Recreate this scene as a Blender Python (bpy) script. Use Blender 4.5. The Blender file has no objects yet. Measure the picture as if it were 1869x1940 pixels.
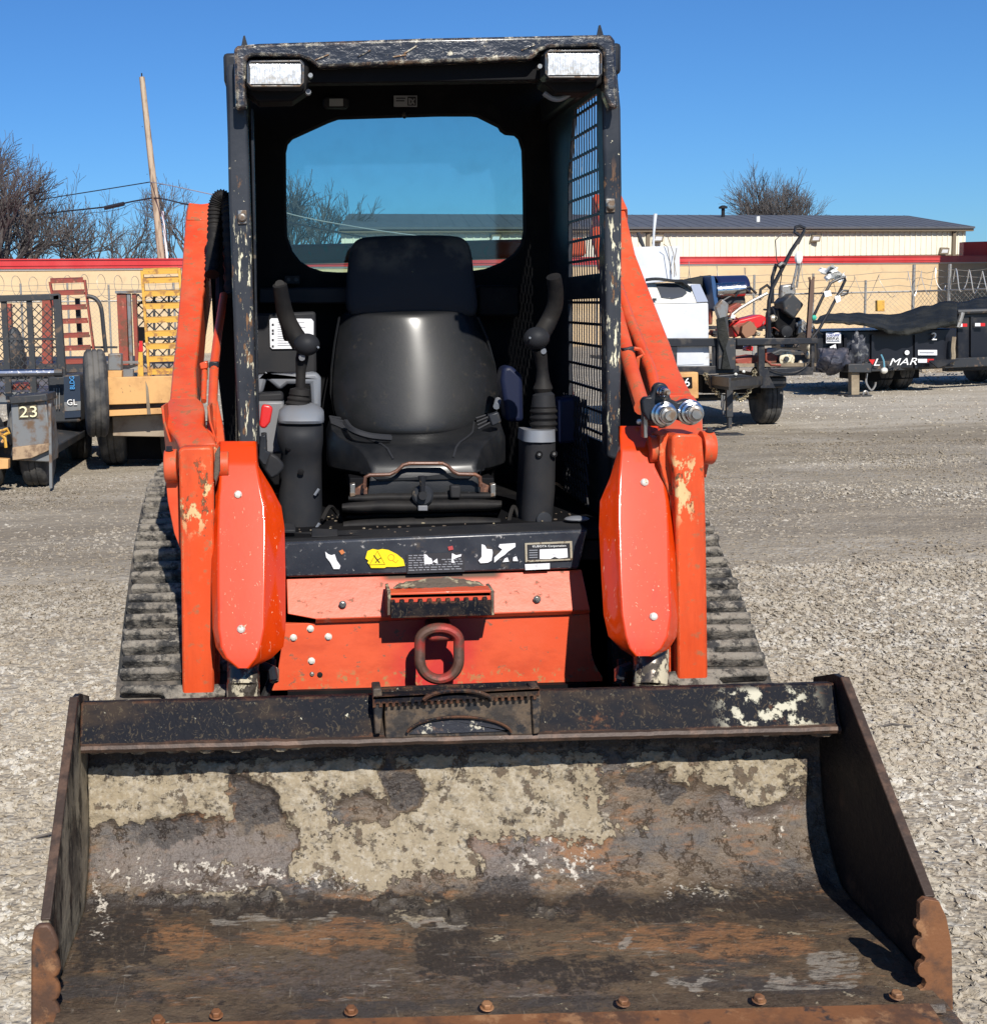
import bpy, bmesh, math, random
from mathutils import Vector, Matrix, noise
R = math.radians
rnd = random.Random(7)
S = bpy.context.scene
COL = S.collection

# ------------------------------------------------------------------ camera, sky, sun, exposure
CAMZ = 1.37; PITCH = R(7.08); ROLL = -R(1.5); FPX = 2600.0; CX, CY = 570.0, 913.0
cam = bpy.data.cameras.new('camera'); camo = bpy.data.objects.new('camera', cam); COL.objects.link(camo)
cam.sensor_fit = 'AUTO'; cam.sensor_width = 36.0
cam.lens = FPX/1940*36.0
cam.shift_x = (934.5-CX)/1940; cam.shift_y = (CY-970)/1940
cam.clip_start = 0.05; cam.clip_end = 2000
CR = Matrix.Rotation(math.pi/2-PITCH, 3, 'X') @ Matrix.Rotation(ROLL, 3, 'Z')
camo.matrix_world = Matrix.Translation((0, 0, CAMZ)) @ CR.to_4x4()
S.camera = camo
CRI = CR.transposed()
def P(px, py, Y):                     # point of the plane y = Y that stands at this place of the photograph
    d = CR @ Vector(((px-CX)/FPX, -(py-CY)/FPX, -1)); t = Y/d.y
    return Vector((d.x*t, Y, CAMZ+d.z*t))
def G(px, py, z=0.0):                 # point of the level z
    d = CR @ Vector(((px-CX)/FPX, -(py-CY)/FPX, -1)); t = (z-CAMZ)/d.z
    return Vector((d.x*t, d.y*t, z))
def PX(v):
    c = CRI @ (Vector(v)-Vector((0, 0, CAMZ)))
    return (CX+FPX*c.x/-c.z, CY-FPX*c.y/-c.z)

SUN_EL, SUN_AZ = R(39), R(9.5)         # azimuth: right of straight behind the camera
sd = Vector((math.sin(SUN_AZ)*math.cos(SUN_EL), -math.cos(SUN_AZ)*math.cos(SUN_EL), math.sin(SUN_EL)))
w = bpy.data.worlds.new('World'); S.world = w; w.use_nodes = True
nt = w.node_tree; nt.nodes.clear()
sky = nt.nodes.new('ShaderNodeTexSky'); sky.sky_type = 'NISHITA'; sky.sun_disc = False
sky.sun_elevation = SUN_EL; sky.sun_rotation = math.atan2(sd.x, sd.y)
sky.air_density = 1.0; sky.dust_density = 0.15; sky.ozone_density = 4.0; sky.altitude = 300
tint = nt.nodes.new('ShaderNodeMix'); tint.data_type = 'RGBA'; tint.blend_type = 'MULTIPLY'; tint.inputs[0].default_value = 1
tint.inputs[7].default_value = (0.55, 1.00, 1.52, 1)
bg = nt.nodes.new('ShaderNodeBackground'); bg.inputs[1].default_value = 0.055
wo = nt.nodes.new('ShaderNodeOutputWorld')
nt.links.new(sky.outputs[0], tint.inputs[6]); nt.links.new(tint.outputs[2], bg.inputs[0]); nt.links.new(bg.outputs[0], wo.inputs[0])
sun = bpy.data.lights.new('sun', 'SUN'); sun.energy = 5.0; sun.angle = R(0.53); sun.color = (1.0, 0.955, 0.88)
suno = bpy.data.objects.new('sun', sun); COL.objects.link(suno)
suno.rotation_euler = sd.to_track_quat('Z', 'Y').to_euler(); suno.location = (10, -20, 30)
S.view_settings.view_transform = 'Standard'; S.view_settings.look = 'None'
S.view_settings.exposure = 0.34; S.view_settings.gamma = 1.0; S.view_settings.use_curve_mapping = False

# ------------------------------------------------------------------ materials
def M(name, base, rough=.5, metal=0., layers=(), bump=(), edge=None, coat=0., spec=.5, alpha=None, cr=.09):
    m = bpy.data.materials.new(name); m.use_nodes = True; t = m.node_tree; N = t.nodes; L = t.links
    b = N['Principled BSDF']; b.inputs['Coat Weight'].default_value = coat; b.inputs['Coat Roughness'].default_value = cr
    b.inputs['Specular IOR Level'].default_value = spec
    geo = N.new('ShaderNodeNewGeometry')
    def math_(op, a, c, clamp=False):
        n = N.new('ShaderNodeMath'); n.operation = op; n.use_clamp = clamp
        for i, v in enumerate((a, c)):
            if v is None: continue
            if isinstance(v, (int, float)): n.inputs[i].default_value = v
            else: L.new(v, n.inputs[i])
        return n.outputs[0]
    def tex(s, d, sc, kind='noise', off=0., dist=0.):
        mp = N.new('ShaderNodeMapping'); mp.inputs['Scale'].default_value = sc; mp.inputs['Location'].default_value = (off, off*.7, off*1.3)
        L.new(geo.outputs['Position'], mp.inputs[0])
        if kind == 'noise':
            n = N.new('ShaderNodeTexNoise'); n.inputs['Scale'].default_value = s; n.inputs['Detail'].default_value = d
            n.inputs['Roughness'].default_value = .6 if d < 9 else .68; n.inputs['Distortion'].default_value = dist
            L.new(mp.outputs[0], n.inputs[0]); return n.outputs[0]
        n = N.new('ShaderNodeTexVoronoi'); n.inputs['Scale'].default_value = s; L.new(mp.outputs[0], n.inputs[0])
        if kind == 'cell':
            x = N.new('ShaderNodeSeparateColor'); L.new(n.outputs['Color'], x.inputs[0]); return x.outputs[0]
        return n.outputs['Distance']
    def ramp(v, lo, hi):
        n = N.new('ShaderNodeMapRange'); n.interpolation_type = 'SMOOTHSTEP'; n.inputs[1].default_value = lo; n.inputs[2].default_value = hi
        L.new(v, n.inputs[0]); return n.outputs[0]
    sep = None
    col = N.new('ShaderNodeRGB'); col.outputs[0].default_value = (*base, 1); col = col.outputs[0]
    ro = N.new('ShaderNodeValue'); ro.outputs[0].default_value = rough; ro = ro.outputs[0]
    me = N.new('ShaderNodeValue'); me.outputs[0].default_value = metal; me = me.outputs[0]
    hs = []
    k = 0
    for l in layers:
        k += 1
        wv = l.get('w', .04); t0 = l.get('t', .55)
        n = tex(l.get('s', 8), l.get('d', 6), l.get('sc', (1, 1, 1)), l.get('kind', 'noise'), k*3.17, l.get('dist', 0.))
        if 'attr' in l:
            a = N.new('ShaderNodeAttribute'); a.attribute_name = l['attr']
            n = math_('ADD', a.outputs['Fac'], math_('MULTIPLY', math_('SUBTRACT', n, .5), l.get('k', 1.2)))
            if 'k2' in l:
                n2 = tex(l.get('s2', 60), 8, l.get('sc2', (1, 1, 1)), 'noise', k*5.1); n = math_('ADD', n, math_('MULTIPLY', math_('SUBTRACT', n2, .5), l['k2']))
            t0 = l.get('t', .5)
        if l.get('edge'):
            bv = N.new('ShaderNodeBevel'); bv.samples = 4; bv.inputs[0].default_value = l['edge']
            dt = N.new('ShaderNodeVectorMath'); dt.operation = 'DOT_PRODUCT'
            L.new(bv.outputs[0], dt.inputs[0]); L.new(geo.outputs['Normal'], dt.inputs[1])
            e = ramp(dt.outputs['Value'], 0.999, 0.93)
            n = math_('ADD', math_('MULTIPLY', e, l.get('ek', .25)), n)
        mk = ramp(n, t0-wv, t0+wv)
        if l.get('inv'): mk = math_('SUBTRACT', 1., mk)
        for (ax, lo, hi, so) in l.get('box', ()):
            if sep is None:
                sep = N.new('ShaderNodeSeparateXYZ'); L.new(geo.outputs['Position'], sep.inputs[0])
            v = sep.outputs['XYZ'.index(ax)]
            mk = math_('MULTIPLY', mk, ramp(v, lo-so, lo+so))
            mk = math_('MULTIPLY', mk, ramp(v, hi+so, hi-so))
        if 'o' in l: mk = math_('MULTIPLY', mk, l['o'])
        mx = N.new('ShaderNodeMix'); mx.data_type = 'RGBA'; L.new(mk, mx.inputs[0]); L.new(col, mx.inputs[6]); mx.inputs[7].default_value = (*l['c'], 1)
        col = mx.outputs[2]
        for key in ('r', 'm'):
            if key in l:
                q = N.new('ShaderNodeMix'); L.new(mk, q.inputs[0]); q.inputs[3].default_value = l[key]
                if key == 'r': L.new(ro, q.inputs[2]); ro = q.outputs[0]
                else: L.new(me, q.inputs[2]); me = q.outputs[0]
        if 'h' in l: hs.append(math_('MULTIPLY', mk, l['h']))
    for bp in bump:
        s, amp = bp[0], bp[1]; sc = bp[2] if len(bp) > 2 else (1, 1, 1); kd = bp[3] if len(bp) > 3 else 'noise'
        hs.append(math_('MULTIPLY', tex(s, 5, sc, kd, s*.13), amp))
    if hs:
        h = hs[0]
        for q in hs[1:]: h = math_('ADD', h, q)
        bn = N.new('ShaderNodeBump'); bn.inputs['Distance'].default_value = 1.; bn.inputs['Strength'].default_value = 1.
        L.new(h, bn.inputs['Height']); L.new(bn.outputs[0], b.inputs['Normal'])
    L.new(col, b.inputs['Base Color']); L.new(ro, b.inputs['Roughness']); L.new(me, b.inputs['Metallic'])
    if alpha is not None: b.inputs['Alpha'].default_value = alpha
    m['_'] = 1
    return m
dust = lambda c=(.30,.25,.18), o=.35, s=3, t=.5, **k: dict(c=c, s=s, t=t, w=.15, o=o, d=8, **k)

ORANGE = (.66, .058, .016)
m_or = M('orange_paint', (.58,.052,.009), .38, 0, [
    dict(c=(.62,.10,.036), s=2.5, t=.45, w=.25, o=.7, r=.55, d=6), dict(c=(.48,.14,.07), s=5, t=.56, w=.12, o=.45, r=.7, d=10, sc=(1.5,1,.5)),
    dict(c=(.50,.035,.012), s=9, t=.58, w=.12, o=.45),
    dict(c=(.26,.12,.055), s=40, t=.60, w=.05, o=.8, r=.7, d=8, sc=(1,1,.5)),
    dict(c=(.23,.13,.06), s=22, t=.70, w=.03, r=.75, edge=.006, ek=.16, d=8)],
    [(300, .00010), (14, .0012)], coat=.12, spec=.3)
m_orw = M('worn_orange_paint', (.60,.058,.010), .42, 0, [
    dict(c=(.64,.10,.03), s=2.5, t=.5, w=.25, o=.6, r=.52),
    dict(c=(.30,.12,.05), s=35, t=.62, w=.06, o=.8, r=.7, d=8),
    dict(c=(.60,.42,.20), s=32, t=.545, w=.02, r=.7, d=12, box=[('Z',.84,.99,.04)], sc=(1,1,.5), h=-.0006),
    dict(c=(.14,.08,.04), s=36, t=.59, w=.02, r=.8, d=12, box=[('Z',.84,1.02,.03)], sc=(1,1,.6), h=-.0008), dict(c=(.30,.035,.012), s=4, t=.56, w=.12, o=.5, d=10, sc=(2,1,.35)),
    dict(c=(.50,.33,.16), s=36, t=.72, w=.03, r=.75, edge=.006, ek=.20, d=9),
    dict(c=(.12,.06,.035), s=33, t=.68, w=.02, r=.8, edge=.005, ek=.14, d=9)],
    [(300, .0001), (10, .0015)], coat=.1, spec=.3)
m_cov = M('glossy_orange_paint', (.56, .038, .0012), .45, 0, [
    dict(c=(.60,.055,.004), s=3, t=.5, w=.3, o=.4), dict(c=(.36,.02,.003), s=12, t=.60, w=.1, o=.4, d=10, sc=(1.5,1,.4)),
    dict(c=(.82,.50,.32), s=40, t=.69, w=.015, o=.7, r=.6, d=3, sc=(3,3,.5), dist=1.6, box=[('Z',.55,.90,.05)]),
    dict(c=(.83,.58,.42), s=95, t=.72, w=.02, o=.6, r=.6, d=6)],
    [(5, .0014)], coat=1., spec=.12, cr=.075)
m_blk = M('black_paint', (.012, .014, .019), .34, 0, [
    dict(c=(.045,.047,.052), s=5, t=.5, w=.2, o=.5, r=.5),
    dict(c=(.16,.13,.09), s=30, t=.64, w=.05, o=.6, r=.75, d=8)],
    [(9, .0018), (200, .00012)], spec=.22)
m_post = M('chipped_black_paint', (.014, .017, .023), .40, .0, [
    dict(c=(.06,.062,.07), s=4, t=.5, w=.2, o=.5, r=.42),
    dict(c=(.62,.58,.42), s=62, t=.585, w=.02, r=.7, d=9, sc=(1.6,1,.32), box=[('Z',1.02,1.60,.06)], h=-.0006),
    dict(c=(.17,.09,.045), s=38, t=.60, w=.02, r=.8, d=9, sc=(1.3,1,.4), box=[('Z',.95,1.72,.05)], h=-.0004),
    dict(c=(.60,.55,.40), s=30, t=.78, w=.02, r=.7, edge=.007, ek=.16, d=9),
    dict(c=(.6,.55,.4), s=60, t=.70, w=.01, r=.7, d=5)],
    [(6, .003)], spec=.2, coat=.15, cr=.15)
m_head = M('dented_black_paint', (.018, .019, .024), .35, .0, [
    dict(c=(.55,.50,.38), s=38, t=.64, w=.03, r=.6, edge=.012, ek=.15, d=9, h=-.0006),
    dict(c=(.25,.15,.08), s=30, t=.66, w=.04, r=.8, edge=.012, ek=.14, d=9),
    dict(c=(.20,.14,.09), s=32, t=.52, w=.05, r=.8, d=9, box=[('X',-1.,-.135,.02)], h=-.0008),
    dict(c=(.55,.5,.4), s=60, t=.69, w=.01, r=.6, d=4, sc=(.4,1,1.5))],
    [(9, .012, (1,1,1.6)), (40, .001)], coat=.6, spec=.3, cr=.12)
m_int = M('interior_black', (.0035, .0035, .0045), .7, 0, [dict(c=(.018,.016,.014), s=6, t=.60, w=.12, o=.5)], [(60, .0004)], spec=.15)
m_plas = M('dark_grey_plastic', (.017, .018, .021), .55, 0, [dust(o=.25, c=(.05,.045,.04), s=9)], [(400, .0002)], spec=.14)
m_grey = M('light_grey_plastic', (.15, .165, .19), .5, 0, [dust(o=.35, c=(.16,.13,.10), s=9)], [(400, .00015)])
m_rub = M('black_rubber', (.010, .010, .011), .62, 0, [dust(o=.35, c=(.04,.035,.03), s=14)], [(80, .0006)], spec=.14)
m_vin = M('black_vinyl', (.007, .008, .009), .5, 0, [dict(c=(.012,.012,.014), s=14, t=.5, w=.2, o=.7, r=.55), dict(c=(.05,.042,.03), s=34, t=.66, w=.08, o=.4, r=.6, d=8)], [(260, .00035), (11, .001)], spec=.16, coat=.26, cr=.20)
m_vin2 = M('black_cushion_vinyl', (.008,.009,.011), .42, 0, [dict(c=(.02,.02,.021), s=14, t=.5, w=.2, o=.7, r=.5)], [(260, .00035)], spec=.15, coat=.12, cr=.2)
m_fab = M('seat_fabric', (.014, .015, .019), .75, 0, [dict(c=(.11,.095,.07), s=9, t=.52, w=.1, o=.6, box=[('Z',1.50,1.60,.035)])], [(300, .0005)])  # brown patches high on the headrest put dim light into the colour
m_tbar = M('rusty_brown_paint', (.10, .045, .028), .45, .2, [dict(c=(.20,.09,.05), s=60, t=.58, w=.06, r=.7)], [(90, .0005)])
m_ring = M('rusty_ring_steel', (.105, .055, .038), .6, .3, [dict(c=(.32,.04,.03), s=9, t=.56, w=.06, r=.5, d=8), dict(c=(.05,.035,.03), s=30, t=.6, w=.08, r=.8)], [(70, .0012)])
m_steel = M('worn_steel', (.30, .29, .27), .35, .9, [dict(c=(.12,.08,.05), s=22, t=.55, w=.05, r=.75, m=0.)], [(60, .0005)])
m_chr = M('polished_steel', (.62, .62, .62), .18, 1., [dict(c=(.2,.18,.16), s=30, t=.62, w=.08, r=.5)])
m_zinc = M('pale_zinc', (.72, .70, .62), .4, .3, [dict(c=(.35,.25,.14), s=120, t=.6, w=.06, r=.7)])
m_cyl = M('mud_stained_steel', (.10, .082, .066), .30, .65, [
    dict(c=(.42,.37,.26), s=34, t=.54, w=.02, r=.85, m=0., d=9, sc=(1,1,.8), h=.0012),
    dict(c=(.05,.04,.03), s=26, t=.56, w=.04, r=.8, m=0., d=9)], [(60, .0006)])
m_tread = M('dusty_track_rubber', (.026, .025, .024), .8, 0, [
    dict(c=(.21,.185,.15), s=12, t=.455, w=.07, d=12, r=.95), dict(c=(.018,.017,.016), s=30, t=.56, w=.05, o=.85, d=12),
    dict(c=(.26,.235,.195), s=70, t=.61, w=.04, o=.7, d=6)], [(45, .009), (200, .002)])
m_bkt = M('bucket_steel', (.066, .046, .030), .55, .10, [
    dict(c=(.135,.095,.058), s=5, t=.5, w=.12, o=.8, d=9),
    dict(c=(.045,.040,.038), s=7, t=.55, w=.06, o=.85, d=9, sc=(.5,1,1.3)),
    dict(c=(.25,.115,.045), attr='rust', s=9, k=1.4, s2=70, k2=1.6, sc2=(.3,1,1), w=.22, o=.72, d=12, r=.8, sc=(.5,1,1)),
    dict(c=(.105,.083,.07), attr='grey', s=16, k=1.6, s2=80, k2=1.8, w=.25, o=.75, d=12, r=.5),
    dict(c=(.262,.213,.142), attr='mud', s=13, k=2.8, s2=75, k2=1.8, w=.08, d=13, r=.95, m=0., h=.003),
    dict(c=(.36,.315,.245), attr='mud', s=30, k=2.2, s2=120, k2=2.0, t=1.05, w=.3, o=.8, d=11), dict(c=(.075,.05,.032), s=22, t=.585, w=.03, d=13, o=.85, h=-.002),
    dict(c=(.026,.020,.017), attr='dark', s=15, k=2.0, s2=70, k2=1.6, w=.18, o=.9, d=13, r=.6, sc=(.6,1,1)),
    dict(c=(.50,.45,.38), attr='pale', s=26, k=2.6, s2=110, k2=2.0, t=.78, w=.14, d=13, r=.9, m=0., o=.9, h=.001),
    dict(c=(.27,.24,.20), attr='film', s=14, k=2.2, s2=90, k2=2.0, sc2=(.25,1,1), t=.68, w=.15, o=.75, d=13, r=.6, sc=(.3,1,1)),
    dict(c=(.15,.11,.075), s=120, t=.60, w=.06, d=6, o=.3, sc=(1,.3,1)), dict(c=(.03,.024,.018), s=60, t=.60, w=.06, d=12, o=.6, sc=(.5,1,1)), dict(c=(.20,.17,.13), s=130, t=.68, w=.03, d=3, o=.5, sc=(.8,.06,1), dist=.4)],
    [(35, .007), (9, .010), (130, .0022)])
m_bblk = M('bucket_black_paint', (.006, .007, .011), .6, .0, [
    dict(c=(.038,.028,.022), s=6, t=.56, w=.08, d=12, sc=(.6,1,1), r=.75),
    dict(c=(.09,.07,.045), s=70, t=.60, w=.03, d=4, dist=2.5, o=.6, r=.8, sc=(1,1,.6)),
    dict(c=(.50,.47,.36), s=34, t=.665, w=.02, d=12, r=.85, h=.001),
    dict(c=(.46,.43,.33), s=26, t=.545, w=.03, d=12, r=.85, h=.001, box=[('X',.95,1.15,.04),('Z',.40,.485,.01)]),
    dict(c=(.12,.055,.03), s=14, t=.66, w=.05, edge=.01, ek=.16, d=9, r=.8)],
    [(60, .0016), (10, .003)], spec=.08)
m_rust = M('rusty_wear_steel', (.20, .085, .035), .62, .25, [
    dict(c=(.085,.045,.028), s=7, t=.52, w=.08, d=10), dict(c=(.36,.19,.09), s=13, t=.60, w=.06, d=10, o=.7),
    dict(c=(.035,.03,.028), s=18, t=.64, w=.05, d=8)], [(50, .0014), (8, .003)])
m_rim = M('worn_brown_rim', (.045, .028, .02), .55, .25, [
    dict(c=(.10,.058,.038), s=16, t=.54, w=.08, d=9), dict(c=(.5,.46,.4), s=22, t=.72, w=.02, r=.3, d=9, sc=(.3,1,1))], [(70, .0012)])
m_sideout = M('bucket_side_steel', (.016, .013, .012), .6, .2, [
    dict(c=(.33,.28,.20), s=12, t=.47, w=.05, d=12, sc=(1,1,.6), box=[('X',-2,-.2,.1)]), dict(c=(.075,.045,.03), s=8, t=.60, w=.08, d=9),
    dict(c=(.012,.012,.014), s=5, t=.5, w=.15, d=9, o=.7)], [(40, .004), (12, .006)], spec=.2)
m_mudc = M('dried_mud', (.24, .20, .14), .95, 0, [dict(c=(.15,.10,.065), s=18, t=.5, w=.05, d=10), dict(c=(.50,.43,.30), s=40, t=.6, w=.05, d=8)], [(60, .006), (16, .012)])
m_mudd = M('dark_dried_mud', (.10, .075, .055), .9, 0, [dict(c=(.36,.31,.2), s=22, t=.56, w=.05, d=10)], [(60, .006)])
m_lens = M('lamp_lens', (.86, .86, .86), .3, .35, [dict(c=(.45,.45,.42), s=60, t=.5, w=.12, o=.6)], [(150, .0022, (1,1,.5), 'voronoi')], spec=.9)
m_whit = M('white_sticker', (.72, .72, .74), .5, 0, [dict(c=(.3,.3,.3), s=40, t=.64, w=.04, o=.5)])
m_yel = M('yellow_sticker', (.82, .60, .01), .4, 0, [dict(c=(.45,.30,.05), s=50, t=.66, w=.04, o=.5)])
m_ink = M('black_ink', (.015, .015, .018), .5)
m_inkg = M('faded_print', (.22, .23, .25), .5)
m_redp = M('red_plastic', (.55, .02, .02), .35)
m_cream = M('plate_metal', (.50, .44, .33), .35, .4, [dict(c=(.12,.07,.04), s=60, t=.60, w=.04)])
m_textw = M('white_paint', (.78, .78, .76), .5)
def glass(name, tintc):
    m = bpy.data.materials.new(name); m.use_nodes = True; t = m.node_tree; N = t.nodes; L = t.links; N.clear()
    o = N.new('ShaderNodeOutputMaterial'); a = N.new('ShaderNodeBsdfTransparent'); a.inputs[0].default_value = (*tintc, 1)
    g = N.new('ShaderNodeBsdfGlossy'); g.inputs['Roughness'].default_value = .05; g.inputs[0].default_value = (.8,.8,.8,1)
    d = N.new('ShaderNodeBsdfDiffuse'); d.inputs[0].default_value = (.35,.35,.33,1)
    n = N.new('ShaderNodeTexNoise'); n.inputs['Scale'].default_value = 14; n.inputs['Detail'].default_value = 9
    mr = N.new('ShaderNodeMapRange'); mr.inputs[1].default_value = .45; mr.inputs[2].default_value = .8; mr.inputs[3].default_value = .01; mr.inputs[4].default_value = .05
    tc = N.new('ShaderNodeNewGeometry'); L.new(tc.outputs['Position'], n.inputs[0]); L.new(n.outputs[0], mr.inputs[0])
    m1 = N.new('ShaderNodeMixShader'); m1.inputs[0].default_value = .05; L.new(a.outputs[0], m1.inputs[1]); L.new(g.outputs[0], m1.inputs[2])
    m2 = N.new('ShaderNodeMixShader'); L.new(mr.outputs[0], m2.inputs[0]); L.new(m1.outputs[0], m2.inputs[1]); L.new(d.outputs[0], m2.inputs[2])
    L.new(m2.outputs[0], o.inputs[0]); return m
m_glass = glass('tinted_glass', (.70, .85, .82))

# ------------------------------------------------------------------ geometry helpers
class B:
    def __init__(s): s.v = []; s.f = []
    def add(s, V, F):
        n = len(s.v); s.v += [Vector(a) for a in V]; s.f += [[i+n for i in f] for f in F]; return s
    def extr(s, pts, vec):                     # polygon swept along vec
        n = len(pts); vec = Vector(vec); a = [Vector(p) for p in pts]
        nv = Vector((0, 0, 0))
        for i in range(n): nv += a[i].cross(a[(i+1) % n])
        if nv.dot(vec) > 0: a.reverse()
        V = a+[p+vec for p in a]
        F = [list(range(n)), list(range(2*n-1, n-1, -1))]+[[i, i+n, (i+1) % n+n, (i+1) % n] for i in range(n)]
        return s.add(V, F)
    def box(s, x0, x1, y0, y1, z0, z1): return s.extr([(x0,y0,z0),(x1,y0,z0),(x1,y0,z1),(x0,y0,z1)], (0, y1-y0, 0))
    def pp(s, pts, Y, d): return s.extr([P(x, y, Y) for x, y in pts], (0, d, 0))    # outline standing at depth Y
    def pr(s, x0, y0, x1, y1, Y, d): return s.pp([(x0,y0),(x1,y0),(x1,y1),(x0,y1)], Y, d)
    def bar(s, a, b, wx, wy=None, up=(0,0,1)):
        a = Vector(a); b = Vector(b); d = (b-a).normalized(); wy = wy or wx
        u = d.cross(Vector(up));  u = d.cross(Vector((1,0,0))) if u.length < 1e-3 else u
        u.normalize(); v = u.cross(d)
        return s.extr([a-u*wx/2-v*wy/2, a+u*wx/2-v*wy/2, a+u*wx/2+v*wy/2, a-u*wx/2+v*wy/2], b-a)
    def tube(s, pts, r, n=8, cap=True, close=False):
        pts = [Vector(p) for p in pts]; m = len(pts); rings = []; rr = r if isinstance(r, (list, tuple)) else [r]*m
        u = None
        for i, p in enumerate(pts):
            if close: d = pts[(i+1) % m]-pts[i-1]
            else: d = pts[min(i+1, m-1)]-pts[max(i-1, 0)]
            d.normalize()
            if u is None:
                u = d.cross(Vector((0,0,1))); u = d.cross(Vector((1,0,0))) if u.length < .1 else u
            u = (u-d*u.dot(d)).normalized(); v = d.cross(u)
            rings.append([p+(u*math.cos(k*2*math.pi/n)+v*math.sin(k*2*math.pi/n))*rr[i] for k in range(n)])
        V = [q for g in rings for q in g]; F = []
        for i in range(m if close else m-1):
            j = (i+1) % m
            for k in range(n): F.append([i*n+k, i*n+(k+1) % n, j*n+(k+1) % n, j*n+k])
        if cap and not close: F += [list(range(n))[::-1], [(m-1)*n+k for k in range(n)]]
        return s.add(V, F)
    def lathe(s, c, ax, prof, n=20):           # prof: (distance along axis, radius)
        c = Vector(c); ax = Vector(ax).normalized(); return s.tube([c+ax*(a+i*1e-5) for i, (a, r) in enumerate(prof)], [max(r, 1e-4) for a, r in prof], n)
    def grid(s, rows, closed=False):
        m = len(rows); n = len(rows[0]); V = [p for r_ in rows for p in r_]; F = []
        for i in range(m-1):
            for k in range(n if closed else n-1): F.append([i*n+k, i*n+(k+1) % n, (i+1)*n+(k+1) % n, (i+1)*n+k])
        return s.add(V, F)
    def ball(s, c, rx, ry, rz, n=14, m=9):
        c = Vector(c); rows = []
        for i in range(m+1):
            a = math.pi*i/m-math.pi/2
            rows.append([c+Vector((rx*math.cos(a)*math.cos(2*math.pi*k/n), ry*math.cos(a)*math.sin(2*math.pi*k/n), rz*math.sin(a))) for k in range(n)])
        return s.grid(rows, True)
    def puff(s, pts, Y, depth, bulge, n=3, lean=0.):    # a cushion: outline swollen towards the viewer
        o = [P(x, y, Y) for x, y in pts]
        for _ in range(n):
            q = []
            for i in range(len(o)):
                a, b = o[i], o[(i+1) % len(o)]; q += [a*.75+b*.25, a*.25+b*.75]
            o = q
        c = sum(o, Vector())/len(o); rows = []
        for sc, f in ((.97, None), (1., -.5), (1.0, .0), (.985, .3), (.95, .50), (.87, .70), (.7, .88), (.45, 1.05), (.2, 1.17), (.01, 1.2)):
            rows.append([c+(p-c)*sc+Vector((0, depth if f is None else -bulge*f, 0)) for p in o])
        rows = [[p+Vector((0, lean*(p.z-c.z), 0)) for p in r_] for r_ in rows]
        return s.grid(rows, True)
WPOS = {}
def wpos(o): return WPOS.get(o.name, Vector((0, 0, 0))) if o else Vector((0, 0, 0))
def props(o, label=None, cat=None, group=None, kind=None):
    for k, v in (('label', label), ('category', cat), ('group', group), ('kind', kind)):
        if v: o[k] = v
    return o
def thing(name, loc, label, cat, group=None):
    o = bpy.data.objects.new(name, None); COL.objects.link(o); o.location = loc; o.empty_display_size = .1
    WPOS[o.name] = Vector(loc); return props(o, label, cat, group)
def mk(name, b, mat, parent=None, smooth=30, bevel=0., seg=2, at=None, sub=0, solid=0., **pr):
    V = b.v
    if at is None:
        if parent: at = wpos(parent)
        else:
            at = Vector(((min(v.x for v in V)+max(v.x for v in V))/2, (min(v.y for v in V)+max(v.y for v in V))/2, min(v.z for v in V)))
    at = Vector(at); me = bpy.data.meshes.new(name); me.from_pydata([v-at for v in V], [], b.f); me.materials.append(mat)
    bm = bmesh.new(); bm.from_mesh(me); bmesh.ops.recalc_face_normals(bm, faces=bm.faces); bm.to_mesh(me); bm.free()
    if smooth:
        for p in me.polygons: p.use_smooth = True
        me.set_sharp_from_angle(angle=R(smooth))
    o = bpy.data.objects.new(name, me); COL.objects.link(o)
    WPOS[o.name] = at
    if parent: o.parent = parent; o.location = at-wpos(parent)
    else: o.location = at
    if solid:
        m = o.modifiers.new('solid', 'SOLIDIFY'); m.thickness = solid; m.offset = 0
    if bevel:
        m = o.modifiers.new('bevel', 'BEVEL'); m.width = bevel; m.segments = seg; m.limit_method = 'ANGLE'; m.angle_limit = R(40); m.harden_normals = False
    if sub:
        m = o.modifiers.new('sub', 'SUBSURF'); m.levels = sub; m.render_levels = sub
    return props(o, **pr)
def copy_part(src, loc, parent, rot=None, **pr):      # same mesh, other place
    o = src.copy(); COL.objects.link(o); o.parent = parent; o.location = Vector(loc)-wpos(parent) if parent else Vector(loc)
    WPOS[o.name] = Vector(loc)
    if rot: o.rotation_euler = rot
    return props(o, **pr)
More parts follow.
